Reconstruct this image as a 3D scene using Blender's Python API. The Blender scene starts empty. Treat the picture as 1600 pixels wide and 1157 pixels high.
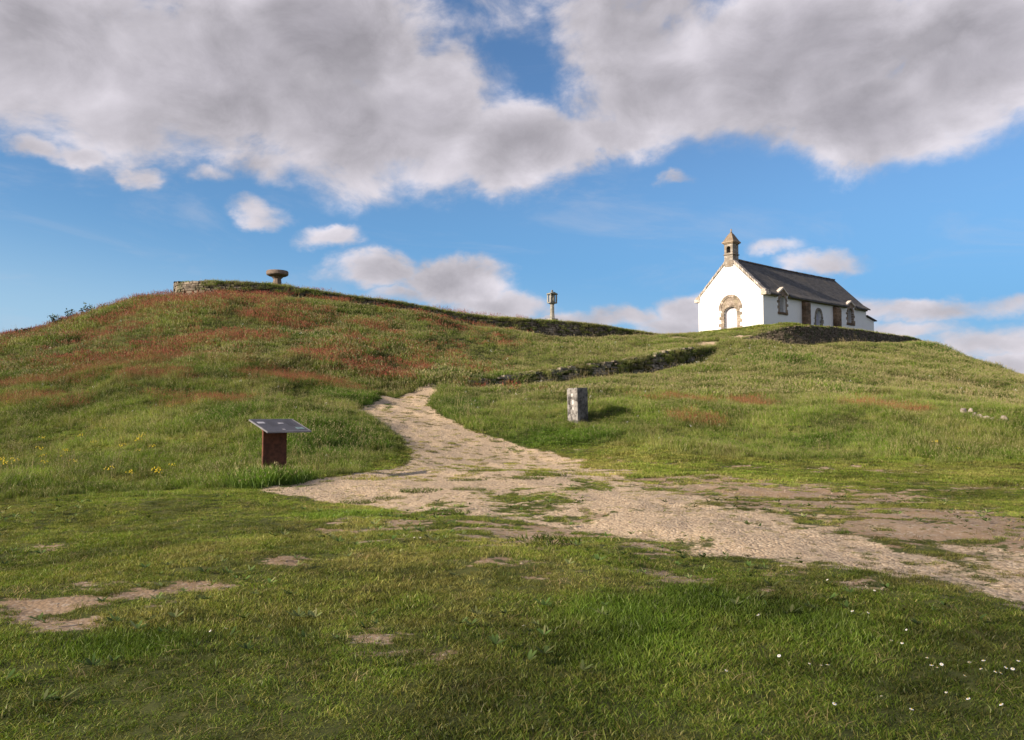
import bpy, bmesh, math, random
import numpy as np
from mathutils import Vector, Matrix
R = math.radians
random.seed(7)
RNG = np.random.default_rng(11)
scene = bpy.context.scene
C = scene.collection

# ------------------------------------------------------------------ camera
F = 1244.0                       # focal length in pixels of the 1600 px wide photograph
PITCH = math.atan(62 / F)
EYE = 1.6
cam_d = bpy.data.cameras.new('camera')
cam = bpy.data.objects.new('camera', cam_d); C.objects.link(cam)
cam_d.sensor_width = 36; cam_d.lens = F / 1600 * 36
cam_d.clip_start = 0.05; cam_d.clip_end = 9000
cam.location = (0, 0, EYE); cam.rotation_euler = (R(90) + PITCH, 0, 0)
scene.camera = cam

# ------------------------------------------------------------------ sun, sky, exposure
SUN_EL = 21.0
SUN_H = (-0.885, -0.465)                      # horizontal direction towards the sun
_l = math.hypot(*SUN_H); SUN_H = (SUN_H[0] / _l, SUN_H[1] / _l)
sun_vec = Vector((SUN_H[0] * math.cos(R(SUN_EL)), SUN_H[1] * math.cos(R(SUN_EL)), math.sin(R(SUN_EL))))
sd_ = bpy.data.lights.new('sun', 'SUN'); sd_.energy = 5.0; sd_.angle = R(0.5); sd_.color = (1.0, 0.87, 0.70)
sun = bpy.data.objects.new('sun', sd_); C.objects.link(sun)
sun.rotation_euler = sun_vec.to_track_quat('Z', 'Y').to_euler()
scene.view_settings.view_transform = 'Standard'; scene.view_settings.look = 'None'
scene.view_settings.gamma = 1.0; scene.view_settings.exposure = 0.74


class NT:
    """small helper to write node trees"""
    def __init__(s, tree): s.t = tree; s.n = tree.nodes; s.l = tree.links
    def new(s, kind, **kw):
        n = s.n.new(kind)
        for k, v in kw.items(): setattr(n, k, v)
        return n
    def put(s, sock, v):
        if isinstance(v, bpy.types.NodeSocket): s.l.new(v, sock)
        elif v is not None:
            if isinstance(v, (tuple, list)) and sock.type == 'RGBA' and len(v) == 3: v = (*v, 1)
            sock.default_value = v
    def m(s, op, a, b=None, c=None, clamp=False):
        n = s.new('ShaderNodeMath', operation=op); n.use_clamp = clamp
        s.put(n.inputs[0], a)
        if b is not None: s.put(n.inputs[1], b)
        if c is not None: s.put(n.inputs[2], c)
        return n.outputs[0]
    def v(s, op, a, b=None, out=0):
        n = s.new('ShaderNodeVectorMath', operation=op)
        s.put(n.inputs[0], a)
        if b is not None: s.put(n.inputs[3] if op == 'SCALE' else n.inputs[1], b)
        return n.outputs[out]
    def xyz(s, x, y, z):
        n = s.new('ShaderNodeCombineXYZ')
        for i, q in enumerate((x, y, z)): s.put(n.inputs[i], q)
        return n.outputs[0]
    def sep(s, vec):
        n = s.new('ShaderNodeSeparateXYZ'); s.put(n.inputs[0], vec); return n.outputs
    def mix(s, f, a, b, mode='MIX'):
        n = s.new('ShaderNodeMix', data_type='RGBA', blend_type=mode)
        s.put(n.inputs[0], f); s.put(n.inputs[6], a); s.put(n.inputs[7], b); return n.outputs[2]
    def noise(s, vec, scale, detail=4, rough=0.55, dist=0.0, out=0):
        n = s.new('ShaderNodeTexNoise'); s.put(n.inputs['Vector'], vec)
        n.inputs['Scale'].default_value = scale; n.inputs['Detail'].default_value = detail
        n.inputs['Roughness'].default_value = rough; n.inputs['Distortion'].default_value = dist
        return n.outputs[out]
    def step(s, x, lo, hi, a=0.0, b=1.0):
        n = s.new('ShaderNodeMapRange', interpolation_type='SMOOTHSTEP')
        s.put(n.inputs[0], x); s.put(n.inputs[1], lo); s.put(n.inputs[2], hi)
        n.inputs[3].default_value = a; n.inputs[4].default_value = b
        return n.outputs[0]
    def attr(s, name, kind='GEOMETRY', out=2):
        n = s.new('ShaderNodeAttribute', attribute_name=name, attribute_type=kind); return n.outputs[out]


world = bpy.data.worlds.new('World'); scene.world = world; world.use_nodes = True
W = NT(world.node_tree); W.n.clear()
SKY_STRENGTH = 0.073
CLOUDS = [  # cx, cy, rx, ry (photo pixels turned into azimuth and elevation), weight
    (60, 60, 330, 150, 1), (330, 130, 330, 165, 1), (560, 200, 290, 125, 1), (820, 235, 160, 80, .95),
    (520, 60, 215, 130, 1), (200, 190, 190, 70, .8), (1030, 150, 190, 110, 1), (1240, 100, 300, 150, 1), (1360, 190, 190, 105, 1), (770, 30, 110, 60, .25),
    (1540, 90, 240, 140, 1), (1010, 50, 170, 100, .9), (1000, -40, 250, 60, .7), (390, 265, 100, 50, .8), (960, 210, 130, 50, .9), (700, 140, 130, 80, .8),
    (400, 330, 75, 24, .72), (510, 364, 65, 26, .74), (590, 418, 100, 36, .85), (705, 445, 115, 50, .95), (765, 478, 115, 30, .85),
    (640, 460, 80, 22, .7), (950, 499, 130, 26, .8), (1050, 512, 90, 26, .75), (1080, 485, 70, 34, .75), (870, 505, 100, 20, .7),
    (1300, 415, 90, 24, .66), (1205, 393, 80, 18, .5), (1430, 488, 210, 28, .72), (1560, 480, 130, 28, .74), (1560, 535, 170, 36, .75),
    (1420, 520, 140, 24, .62), (1062, 292, 36, 16, .6), (140, 245, 70, 24, .62), (225, 283, 42, 24, .52), (50, 232, 80, 22, .55), (330, 290, 60, 22, .6),
    (1600, 575, 130, 26, .75), (300, 520, 100, 12, .3), (-500, 60, 500, 260, .8), (2300, 60, 500, 260, .9), (800, -700, 1500, 420, .8)]


def build_sky():
    tc = W.new('ShaderNodeTexCoord').outputs['Generated']
    x, y, z = W.sep(tc)
    az = W.m('ARCTAN2', x, y); el = W.m('ARCSINE', z)
    p0 = W.xyz(az, el, 0.0)
    wob = W.noise(W.v('MULTIPLY', p0, (1.0, 1.35, 1.0)), 9.0, 5, .6, out=1)
    p = W.v('ADD', p0, W.v('MULTIPLY', W.v('SUBTRACT', wob, (.5, .5, .5)), (.10, .065, 0)))
    cov = None
    for cx, cy, rx, ry, w in CLOUDS:
        a0 = math.atan((cx - 800) / F)
        e0 = math.atan((641 - cy + (16 if cy < 300 else 0)) / F * math.cos(a0))
        ra = rx / F * math.cos(a0) ** 2; re = ry / F * math.cos(a0)
        q = W.v('MULTIPLY', W.v('SUBTRACT', p, (a0, e0, 0)), (1 / ra, 1 / re, 0))
        r2 = W.v('DOT_PRODUCT', q, q, out=1)
        b = W.m('MULTIPLY_ADD', r2, -w, w)
        cov = b if cov is None else W.m('SMOOTH_MAX', cov, b, .08)
    cov = W.m('MAXIMUM', cov, W.step(W.m('ABSOLUTE', az), 1.0, 1.7, -.9, .42))     # scattered cloud all round behind the camera too
    pn = W.v('MULTIPLY', p0, (1.0, 1.5, 1.0))
    n0 = W.noise(pn, 3.6, 3, .5, .3)                       # big billows
    n1 = W.noise(pn, 9.0, 13, .63, .30)                    # puffs and torn edges
    d = W.m('ADD', cov, W.m('ADD', W.m('MULTIPLY', W.m('SUBTRACT', n1, .5), 1.6), W.m('MULTIPLY', W.m('SUBTRACT', n0, .5), 1.5)))
    alpha = W.step(d, -.10, 0.62)
    alpha = W.m('MULTIPLY', alpha, W.m('ADD', .35, W.m('MULTIPLY', alpha, .65)))
    thick = W.step(W.m('ADD', W.m('MULTIPLY', cov, .9), W.m('ADD', W.m('MULTIPLY', W.m('SUBTRACT', n1, .5), .8), W.m('MULTIPLY', W.m('SUBTRACT', n0, .5), 1.1))), 0.30, 1.25)
    # light from the sun side: compare the density with the density a little way towards the sun
    n1b = W.noise(W.v('ADD', pn, (-.022, .020, 0)), 9.0, 6, .55, .35); n1c = W.noise(pn, 9.0, 6, .55, .35)
    n0b = W.noise(W.v('ADD', pn, (-.05, .05, 0)), 3.6, 3, .5, .3)
    lit = W.m('ADD', W.m('MULTIPLY', W.m('SUBTRACT', n1c, n1b), 1.1), W.m('MULTIPLY', W.m('SUBTRACT', n0, n0b), 1.6))
    bright = (5.5, 5.2, 5.6); grey = (2.85, 2.68, 2.96)
    cc = W.mix(thick, bright, grey)
    lf = W.m('ADD', 1.0, lit)
    cc = W.v('SCALE', cc, W.m('MINIMUM', W.m('MAXIMUM', lf, .75), 1.4))
    sky = W.new('ShaderNodeTexSky', sky_type='NISHITA', sun_disc=False, sun_elevation=R(SUN_EL),
                sun_rotation=math.atan2(SUN_H[0], SUN_H[1]), altitude=30, air_density=1.0, dust_density=.25, ozone_density=1.8)
    skc = W.v('MULTIPLY', sky.outputs[0], (.74, .98, 1.22))
    skc = W.mix(W.step(el, .02, .36, .9, 0.0), skc, W.mix(W.step(W.m('ADD', el, W.m('MULTIPLY', az, .12)), .02, .20), (3.2, 4.9, 6.5), (1.0, 3.0, 5.8)))
    ci = W.noise(W.v('MULTIPLY', W.v('ADD', p0, W.xyz(W.m('MULTIPLY', el, .9), 0.0, 0.0)), (1.3, 4.5, 1.0)), 3.0, 9, .62, .8)
    skc = W.mix(W.m('MULTIPLY', W.step(ci, .50, .78), .30), skc, (4.6, 4.9, 5.8))       # thin high streaks
    col = W.mix(W.m('MULTIPLY', alpha, .97), skc, cc)
    bg = W.new('ShaderNodeBackground'); W.put(bg.inputs[0], col); bg.inputs[1].default_value = SKY_STRENGTH
    out = W.new('ShaderNodeOutputWorld'); W.l.new(bg.outputs[0], out.inputs[0])


build_sky()

# ------------------------------------------------------------------ numpy noise, splines, terrain
def _hash(ix, iy, s):
    h = (ix.astype(np.int64) * 374761393 + iy.astype(np.int64) * 668265263 + s * 974634777) & 0xffffffff
    h = ((h ^ (h >> 13)) * 1274126177) & 0xffffffff
    return ((h ^ (h >> 16)) & 0xffff) / 65535.0


def vnoise(x, y, s=0):
    ix = np.floor(x); iy = np.floor(y); fx = x - ix; fy = y - iy
    fx = fx * fx * fx * (fx * (fx * 6 - 15) + 10); fy = fy * fy * fy * (fy * (fy * 6 - 15) + 10)
    a = _hash(ix, iy, s); b = _hash(ix + 1, iy, s); c = _hash(ix, iy + 1, s); d = _hash(ix + 1, iy + 1, s)
    return (a + (b - a) * fx) * (1 - fy) + (c + (d - c) * fx) * fy


def fbm(x, y, sc=1.0, o=4, s=0, gain=.5):
    """about -1..1"""
    t = 0; a = 1; n = 0
    for k in range(o):
        c, q = math.cos(k * 1.1), math.sin(k * 1.1)
        t = t + a * (vnoise((x * c + y * q) * sc + 17.3 * k, (y * c - x * q) * sc - 9.1 * k, s + k) * 2 - 1)
        n += a; a *= gain; sc *= 2.03
    return t / n * 1.6


def sstep(x, a, b):
    t = np.clip((x - a) / (b - a), 0, 1); return t * t * (3 - 2 * t)


def at(px, py, Y):
    """point at forward distance Y seen at photo pixel (px, py)"""
    a = (px - 800) / F; b = (578.5 - py) / F
    y = math.cos(PITCH) - b * math.sin(PITCH); z = math.sin(PITCH) + b * math.cos(PITCH)
    return (a * Y / y, Y, EYE + z * Y / y)


CTRL = [  # photo x, photo y, forward distance: the shape of the mound
    (0, 530, 55), (100, 506, 58), (180, 483, 60), (230, 466, 61), (268, 461, 58), (340, 461, 56.5), (440, 463, 58), (540, 473, 60), (640, 487, 62.3),
    (750, 511, 65.3), (863, 525, 68.3), (950, 525, 71.3), (1022, 525, 74.5), (1070, 526, 76), (1100, 523.5, 79), (1193, 513.5, 75), (1130, 530, 70),
    (-300, 600, 46), (-150, 565, 51), (1165, 533, 66.5), (1190, 533.5, 66.5), (1211, 537, 66.5), (1238, 538, 67), (1262, 537, 68), (1297, 533, 70.5),
    (1345, 532, 74.5), (1392, 534, 79.5), (1425, 536, 84), (1460, 541, 82), (1500, 556, 79), (1550, 575, 75), (1600, 593, 71), (1500, 562, 85), (1550, 581, 82), (1600, 598, 79), (1600, 606, 89), (1550, 594, 93), (1480, 554, 90), (1700, 615, 66), (1900, 640, 60),
    (0, 570, 46), (0, 610, 39), (0, 650, 33), (0, 690, 28), (0, 740, 20), (-250, 690, 27), (-250, 640, 35),
    (150, 520, 51), (200, 560, 43), (200, 610, 36), (200, 660, 30), (200, 710, 24), (300, 500, 50), (330, 540, 44), (400, 515, 49.5), (450, 527, 47),
    (450, 560, 42), (450, 600, 36), (430, 640, 30), (430, 680, 25), (430, 742, 19.6), (560, 520, 52), (600, 540, 49), (560, 600, 40), (560, 640, 34), (600, 680, 27.5),
    (650, 505, 57), (700, 545, 53), (700, 575, 49), (690, 603, 43.5), (625, 650, 33.5), (640, 622, 38.5), (780, 545, 58), (800, 570, 54), (900, 545, 63), (960, 538, 68), (930, 556, 59), (1050, 540, 68),
    (715, 611, 43), (760, 603, 45), (831, 598, 47), (898, 590, 49.5), (940, 587, 51.5), (1000, 582, 54), (1063, 575, 57), (1100, 554, 62), (1125, 541, 65),
    (700, 650, 33.5), (740, 640, 36), (800, 650, 33), (800, 620, 40), (905, 656, 31), (905, 625, 38), (1000, 650, 32), (1000, 615, 42), (1100, 610, 44), (1100, 655, 31), (1100, 575, 54),
    (1200, 640, 35), (1200, 600, 46), (1200, 565, 57), (1300, 560, 60), (1300, 600, 47), (1300, 650, 32), (1400, 560, 66), (1400, 600, 50), (1400, 650, 33),
    (1500, 590, 60), (1500, 620, 45), (1530, 657, 31), (1600, 620, 52), (1600, 650, 34), (1700, 660, 30)]
cp = [at(*c) for c in CTRL]
for xx in range(-36, 49, 12):
    for yy in (-40, -20, -6, 2, 8, 14): cp.append((xx, yy, 0.0))
for x_, y_, z_ in ((0, 20, 0), (5, 24, .0), (12, 25, .0), (20, 25, .0), (-8, 19, 0), (-3, 24, .02), (0, 28, .1), (9, 28.5, .25), (18, 28, .2), (26, 27, .2), (-18, 17, 0), (-40, 20, 0), (40, 22, 0),
                   (-18, 66, 10.2), (-10, 70, 10.0), (0, 76, 9.4), (8, 84, 9.0), (18, 90, 9.2), (30, 92, 9.25), (22, 84, 9.3), (33, 86, 9.3), (38, 92, 9.2), (41, 86, 9.2), (46, 92, 8.2), (27, 76, 9.0),
                   (-30, 70, 9.0), (-40, 60, 6.5), (-52, 55, 3), (-20, 84, 7), (0, 95, 6), (20, 108, 6), (45, 108, 6), (60, 92, 3.2), (66, 72, 1.8), (72, 100, 1.5),
                   (-60, 80, 1), (-30, 100, 1), (0, 118, 1), (30, 128, 1), (60, 120, 1), (90, 90, 0), (80, 60, 0), (70, 40, 0), (-70, 50, 0), (-60, 30, 0), (100, 30, 0), (100, -30, 0), (-90, 0, 0), (-90, 100, 0),
                   (-60, 130, 0), (0, 150, 0), (60, 150, 0), (120, 120, 0), (0, -100, 0), (-100, -80, 0), (100, -90, 0), (150, 60, 0), (-150, 60, 0), (0, 200, 0), (150, 200, 0), (-150, 200, 0)):
    cp.append((x_, y_, z_))
cp = np.array(cp)


def tps_fit(P):
    n = len(P); d2 = ((P[:, None, :2] - P[None, :, :2]) ** 2).sum(-1)
    K = np.where(d2 > 0, .5 * d2 * np.log(np.maximum(d2, 1e-12)), 0) + np.eye(n) * 3.0
    Q = np.c_[np.ones(n), P[:, :2]]
    A = np.zeros((n + 3, n + 3)); A[:n, :n] = K; A[:n, n:] = Q; A[n:, :n] = Q.T
    return np.linalg.solve(A, np.r_[P[:, 2], 0, 0, 0])


TPSW = tps_fit(cp)
_G = {}


def tps(x, y):
    out = TPSW[-3] + TPSW[-2] * x + TPSW[-1] * y
    for i in range(len(cp)):
        d2 = (x - cp[i, 0]) ** 2 + (y - cp[i, 1]) ** 2
        out = out + TPSW[i] * .5 * d2 * np.log(np.maximum(d2, 1e-12))
    return out


def tps_grid(x, y):
    """the spline looked up in a half-metre grid (exact outside it)"""
    gx0, gy0, st, nx, ny = -75.0, -5.0, .5, 360, 290
    if 'z' not in _G:
        gx = gx0 + st * np.arange(nx); gy = gy0 + st * np.arange(ny); a, b = np.meshgrid(gx, gy); _G['z'] = tps(a, b)
    Z = _G['z']; fx = (x - gx0) / st; fy = (y - gy0) / st
    ok = (fx >= 0) & (fy >= 0) & (fx < nx - 1.01) & (fy < ny - 1.01)
    ix = np.clip(fx, 0, nx - 2).astype(int); iy = np.clip(fy, 0, ny - 2).astype(int); tx = fx - ix; ty = fy - iy
    out = (Z[iy, ix] * (1 - tx) + Z[iy, ix + 1] * tx) * (1 - ty) + (Z[iy + 1, ix] * (1 - tx) + Z[iy + 1, ix + 1] * tx) * ty
    if not ok.all(): out[~ok] = tps(x[~ok], y[~ok])
    return out


def near_box(x, y, P, m):
    return (x > P[:, 0].min() - m) & (x < P[:, 0].max() + m) & (y > P[:, 1].min() - m) & (y < P[:, 1].max() + m)


def poly_near(x, y, P, m):
    d = np.full(x.shape, 99.0); s = np.full(x.shape, -1.0); p = np.zeros(x.shape); k = near_box(x, y, P, m)
    if k.any(): d[k], s[k], p[k] = poly_sd(x[k], y[k], P)
    return d, s, p


def poly_sd(x, y, P):
    """signed side, distance and running parameter of the nearest point on an open polyline (left of travel > 0)"""
    best = np.full(x.shape, 1e9); side = np.zeros(x.shape); par = np.zeros(x.shape)
    acc = 0
    for i in range(len(P) - 1):
        ax, ay = P[i][:2]; bx, by = P[i + 1][:2]; dx, dy = bx - ax, by - ay; L = math.hypot(dx, dy)
        t = np.clip(((x - ax) * dx + (y - ay) * dy) / (L * L), 0, 1)
        ex = x - ax - t * dx; ey = y - ay - t * dy; d = np.hypot(ex, ey)
        c = (dx * ey - dy * ex) / L
        m = d < best - 1e-9
        best = np.where(m, d, best); side = np.where(m, np.where(c >= 0, 1.0, -1.0), side); par = np.where(m, i + t, par); acc += L
    return best, side, par


# retaining walls: photo x, bottom y, top y, forward distance of the wall face (left to right; the bank is on the left of travel)
WALL1 = [(305, 458, 450, 68), (278, 461, 444, 63), (268, 461.5, 441.5, 59.5), (276, 462, 440, 57.8), (300, 461, 439.5, 57.2), (340, 461, 440, 57.2), (400, 463, 441.5, 58), (440, 464, 446, 58.7), (500, 469, 456, 60), (560, 476, 464.5, 61), (600, 483, 469.5, 61.8),
         (640, 487, 474, 63), (700, 502, 487.5, 64.5), (765, 514, 496, 66.3), (863, 525, 501, 69), (931, 525, 507, 71.3), (985, 525, 516, 73.3), (1030, 525, 524, 75)]
WALL2 = [(1160, 531, 530, 67), (1172, 532, 527, 67), (1190, 534, 522, 67), (1211, 536, 514.5, 67), (1238, 537, 509.5, 67.5), (1262, 536, 509.5, 68.5), (1297, 532, 511, 71), (1345, 531, 516, 75), (1392, 534.5, 523, 80), (1425, 536, 527, 85), (1445, 538, 534, 91)]
WALL3 = [(706, 612, 604, 43.2), (718, 611.5, 598.5, 43.6), (760, 603, 591, 45.5), (831, 598, 583, 47.5), (898, 591, 573, 50), (940, 588, 567.5, 52), (1000, 583, 558.5, 54.5), (1063, 576, 545, 57.5), (1098, 556, 542, 62.3), (1115, 548, 541, 65)]


def wall_pts(Wl):
    out = []
    for px, pb, pt, Y in Wl:
        a = at(px, pb, Y); b = at(px, pt, Y); out.append((a[0], a[1], a[2], b[2]))
    return out


def resample(P, step=.5):
    P = np.array(P); seg = np.hypot(*(P[1:, :2] - P[:-1, :2]).T); s = np.r_[0, np.cumsum(seg)]
    n = max(2, int(s[-1] / step)); q = np.linspace(0, s[-1], n)
    # smooth (catmull-rom like) interpolation per column
    out = np.stack([np.interp(q, s, P[:, k]) for k in range(P.shape[1])], 1)
    for _ in range(3): out[1:-1] = (out[:-2] + 2 * out[1:-1] + out[2:]) / 4
    return out


WP = [resample(wall_pts(w), .9) for w in (WALL1, WALL2, WALL3)]
DECAY = [(9.0, 22.0), (2.5, 6.5), (1.2, 4.5)]
BASE_Z = at(1193, 512.7, 75)[2]


def ground(x, y, relief=True):
    x = np.asarray(x, float); y = np.asarray(y, float)
    r = np.hypot(x, y - 40)
    x = np.atleast_1d(x); y = np.atleast_1d(y)
    z = tps_grid(x, y) * (1 - sstep(r, 130, 175))
    z = np.where(y < 12, z * sstep(y, 4, 12), z)
    z = np.maximum(z, -.15)
    z0 = z; flat = np.zeros(x.shape)
    for P, (da, db) in zip(WP, DECAY):
        near = near_box(x, y, P, db)
        if not near.any(): continue
        xn, yn, zn = x[near], y[near], z[near]
        d, s, par = poly_sd(xn, yn, P)
        i = np.clip(par.astype(int), 0, len(P) - 2); t = par - i
        top = P[i, 3] * (1 - t) + P[i + 1, 3] * t
        h = np.maximum(top - zn, 0) if P is not WP[0] else np.maximum(top - .03 - zn, 0)
        endf = sstep(par, 0, 2) * (1 - sstep(par, len(P) - 4, len(P) - 1))
        w = np.where(s > 0, sstep(d, .12, .48) * (1 - sstep(d, da, db)), 0) * endf
        dip = np.where(s < 0, .22 * np.exp(-(d / 1.3) ** 2), .22 * (1 - sstep(d, .12, .48))) * endf
        flat[near] = np.maximum(flat[near], (1 - sstep(d, 1.0, 4.0)) * endf)
        z = z.copy(); z[near] = zn + h * w - dip * (1.2 if P is WP[2] else 1)
    # chapel platform
    cx, cy = x - 32.0, y - 83.5
    a = (cx * .765 + cy * .644); b = (-cx * .644 + cy * .765)
    pd = np.maximum(np.abs(a) - 13.0, np.abs(b) - 4.6)
    z = z + (BASE_Z - .02 - z) * (1 - sstep(pd, -.2, 1.6)) * (r < 90)
    if relief:
        hill = sstep(z0, .15, 2.5)
        z = z + fbm(x, y, 1.1, 3, 5) * .035 + fbm(x, y, .35, 2, 9) * .05 * (1 - hill)
        z = z + hill * fbm(x, y, .85, 2, 29) * .10 * (1 - .85 * flat)
        z = z + hill * (fbm(x, y, .30, 3, 21) * .24 + fbm(x, y, .11, 2, 25) * .22) * (.35 + .65 * sstep(pd, 1, 5)) * (1 - sstep(z0, 8.0, 9.2) * .75) * (1 - .85 * flat)
    return z


def cast(pts):
    """where the sight lines through these photo pixels meet the ground"""
    P = np.array(pts, float); a = (P[:, 0] - 800) / F; b = (578.5 - P[:, 1]) / F
    dy = math.cos(PITCH) - b * math.sin(PITCH); dz = (math.sin(PITCH) + b * math.cos(PITCH)) / dy; dx = a / dy
    Y = np.geomspace(3, 100, 420); lo = np.full(len(P), 100.0); hit = np.zeros(len(P), bool)
    for k in range(len(Y)):
        g = ground(dx * Y[k], np.full(len(P), Y[k]), False) > EYE + dz * Y[k]
        m = g & ~hit; lo[m] = Y[k]; hit |= g
        if hit.all(): break
    hi = lo; lo = lo / 1.0085
    for _ in range(8):
        mid = (lo + hi) / 2; g = ground(dx * mid, mid, False) > EYE + dz * mid
        hi = np.where(g, mid, hi); lo = np.where(g, lo, mid)
    return np.c_[dx * hi, hi]


def sd_polygon(x, y, P):
    """signed distance, inside positive"""
    P = np.asarray(P); n = len(P); best = np.full(x.shape, 1e9); ins = np.zeros(x.shape, bool)
    for i in range(n):
        ax, ay = P[i]; bx, by = P[(i + 1) % n]; dx, dy = bx - ax, by - ay
        t = np.clip(((x - ax) * dx + (y - ay) * dy) / (dx * dx + dy * dy + 1e-12), 0, 1)
        best = np.minimum(best, np.hypot(x - ax - t * dx, y - ay - t * dy))
        c = ((ay > y) != (by > y)) & (x < (bx - ax) * (y - ay) / (by - ay + 1e-12) + ax); ins ^= c
    return np.where(ins, best, -best)


GRAVEL = cast([(552, 640), (592, 620), (645, 605), (690, 600), (684, 612), (672, 630), (690, 650), (740, 672), (800, 690), (870, 710), (950, 733), (1040, 766), (1150, 797), (1260, 824), (1400, 854), (1610, 896),
               (1640, 945), (1500, 920), (1350, 897), (1200, 868), (1080, 850), (980, 836), (900, 822), (820, 812), (770, 808), (700, 803), (620, 794), (560, 783), (480, 778), (410, 775), (385, 766), (450, 758), (520, 746), (560, 741), (622, 732),
               (640, 715), (634, 695), (612, 675), (580, 657)])
UPPATH = cast([(1062, 533), (1100, 531), (1130, 530), (1165, 527)])


def ell(items):
    out = []
    for cx, cy, rx, ry, w in items:
        q = cast([(cx, cy), (cx - rx, cy), (cx + rx, cy), (cx, cy - ry), (cx, cy + ry)])
        ex = max(.3, (q[2, 0] - q[1, 0]) / 2); ey = max(.3, abs(q[3, 1] - q[4, 1]) / 2)
        out.append((q[0, 0], (q[3, 1] + q[4, 1]) / 2, ex, ey, w))
    return out


SOIL = ell([(1180, 778, 170, 38, 1.3), (1330, 795, 230, 44, 1.25), (1510, 825, 230, 52, 1.3), (1080, 765, 60, 14, .7), (850, 840, 170, 40, .85), (930, 810, 120, 26, .7), (560, 838, 95, 16, .9), (640, 815, 90, 16, .7), (190, 932, 120, 20, 1.15), (90, 950, 120, 12, .9),
            (75, 975, 110, 10, .9), (280, 920, 110, 9, .9), (85, 853, 40, 7, .8), (440, 887, 40, 5, .6), (590, 1003, 32, 12, .8), (660, 1012, 22, 8, .6), (1110, 908, 120, 12, .55), (1270, 918, 90, 10, .5),
            (1560, 935, 100, 14, .6), (760, 860, 60, 14, .6), (1250, 732, 220, 9, .45), (1480, 760, 120, 8, .5)])
SORREL = ell([(60, 608, 70, 14, 1), (230, 563, 110, 14, 1), (120, 575, 100, 9, .8), (30, 640, 50, 14, .9), (330, 530, 110, 16, .7), (450, 500, 90, 14, 1), (560, 570, 100, 20, 1), (650, 573, 40, 10, .9), (480, 590, 100, 12, .8),
              (410, 585, 90, 10, .7), (1090, 662, 60, 10, 1), (1020, 650, 40, 6, .5), (1180, 640, 120, 8, .2), (1350, 646, 100, 6, .2), (200, 490, 60, 10, .7), (60, 520, 60, 8, .8), (330, 480, 120, 10, .7), (570, 510, 60, 10, .6),
              (130, 640, 120, 8, .4), (330, 640, 100, 10, .35), (520, 540, 40, 10, .6), (250, 600, 90, 10, .6)])
LUSH_SHADE = ell([(500, 690, 110, 40, 1), (560, 622, 110, 10, 1), (430, 760, 60, 14, .8), (700, 590, 120, 8, .9), (720, 640, 50, 16, 1), (880, 680, 130, 18, .9), (470, 522, 80, 8, 1), (1320, 690, 120, 14, .9), (1180, 700, 80, 8, .7), (350, 660, 70, 20, .7),  # lush growth, plus shaded banks and strips painted as darker grass
            (1000, 985, 190, 60, .8), (1300, 1000, 160, 70, .6), (180, 1010, 180, 30, .9), (1440, 545, 90, 14, .8), (1250, 570, 90, 14, .8), (1330, 618, 30, 8, 1), (520, 800, 80, 8, .5), (1100, 950, 120, 30, .6), (60, 590, 90, 5, .8), (230, 590, 120, 4, .7)])


def field(x, y, items, lo=-1.0):
    v = np.full(x.shape, lo)
    for cx, cy, rx, ry, w in items:
        v = np.maximum(v, w * (1 - ((x - cx) / rx) ** 2 - ((y - cy) / ry) ** 2))
    return v


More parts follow.
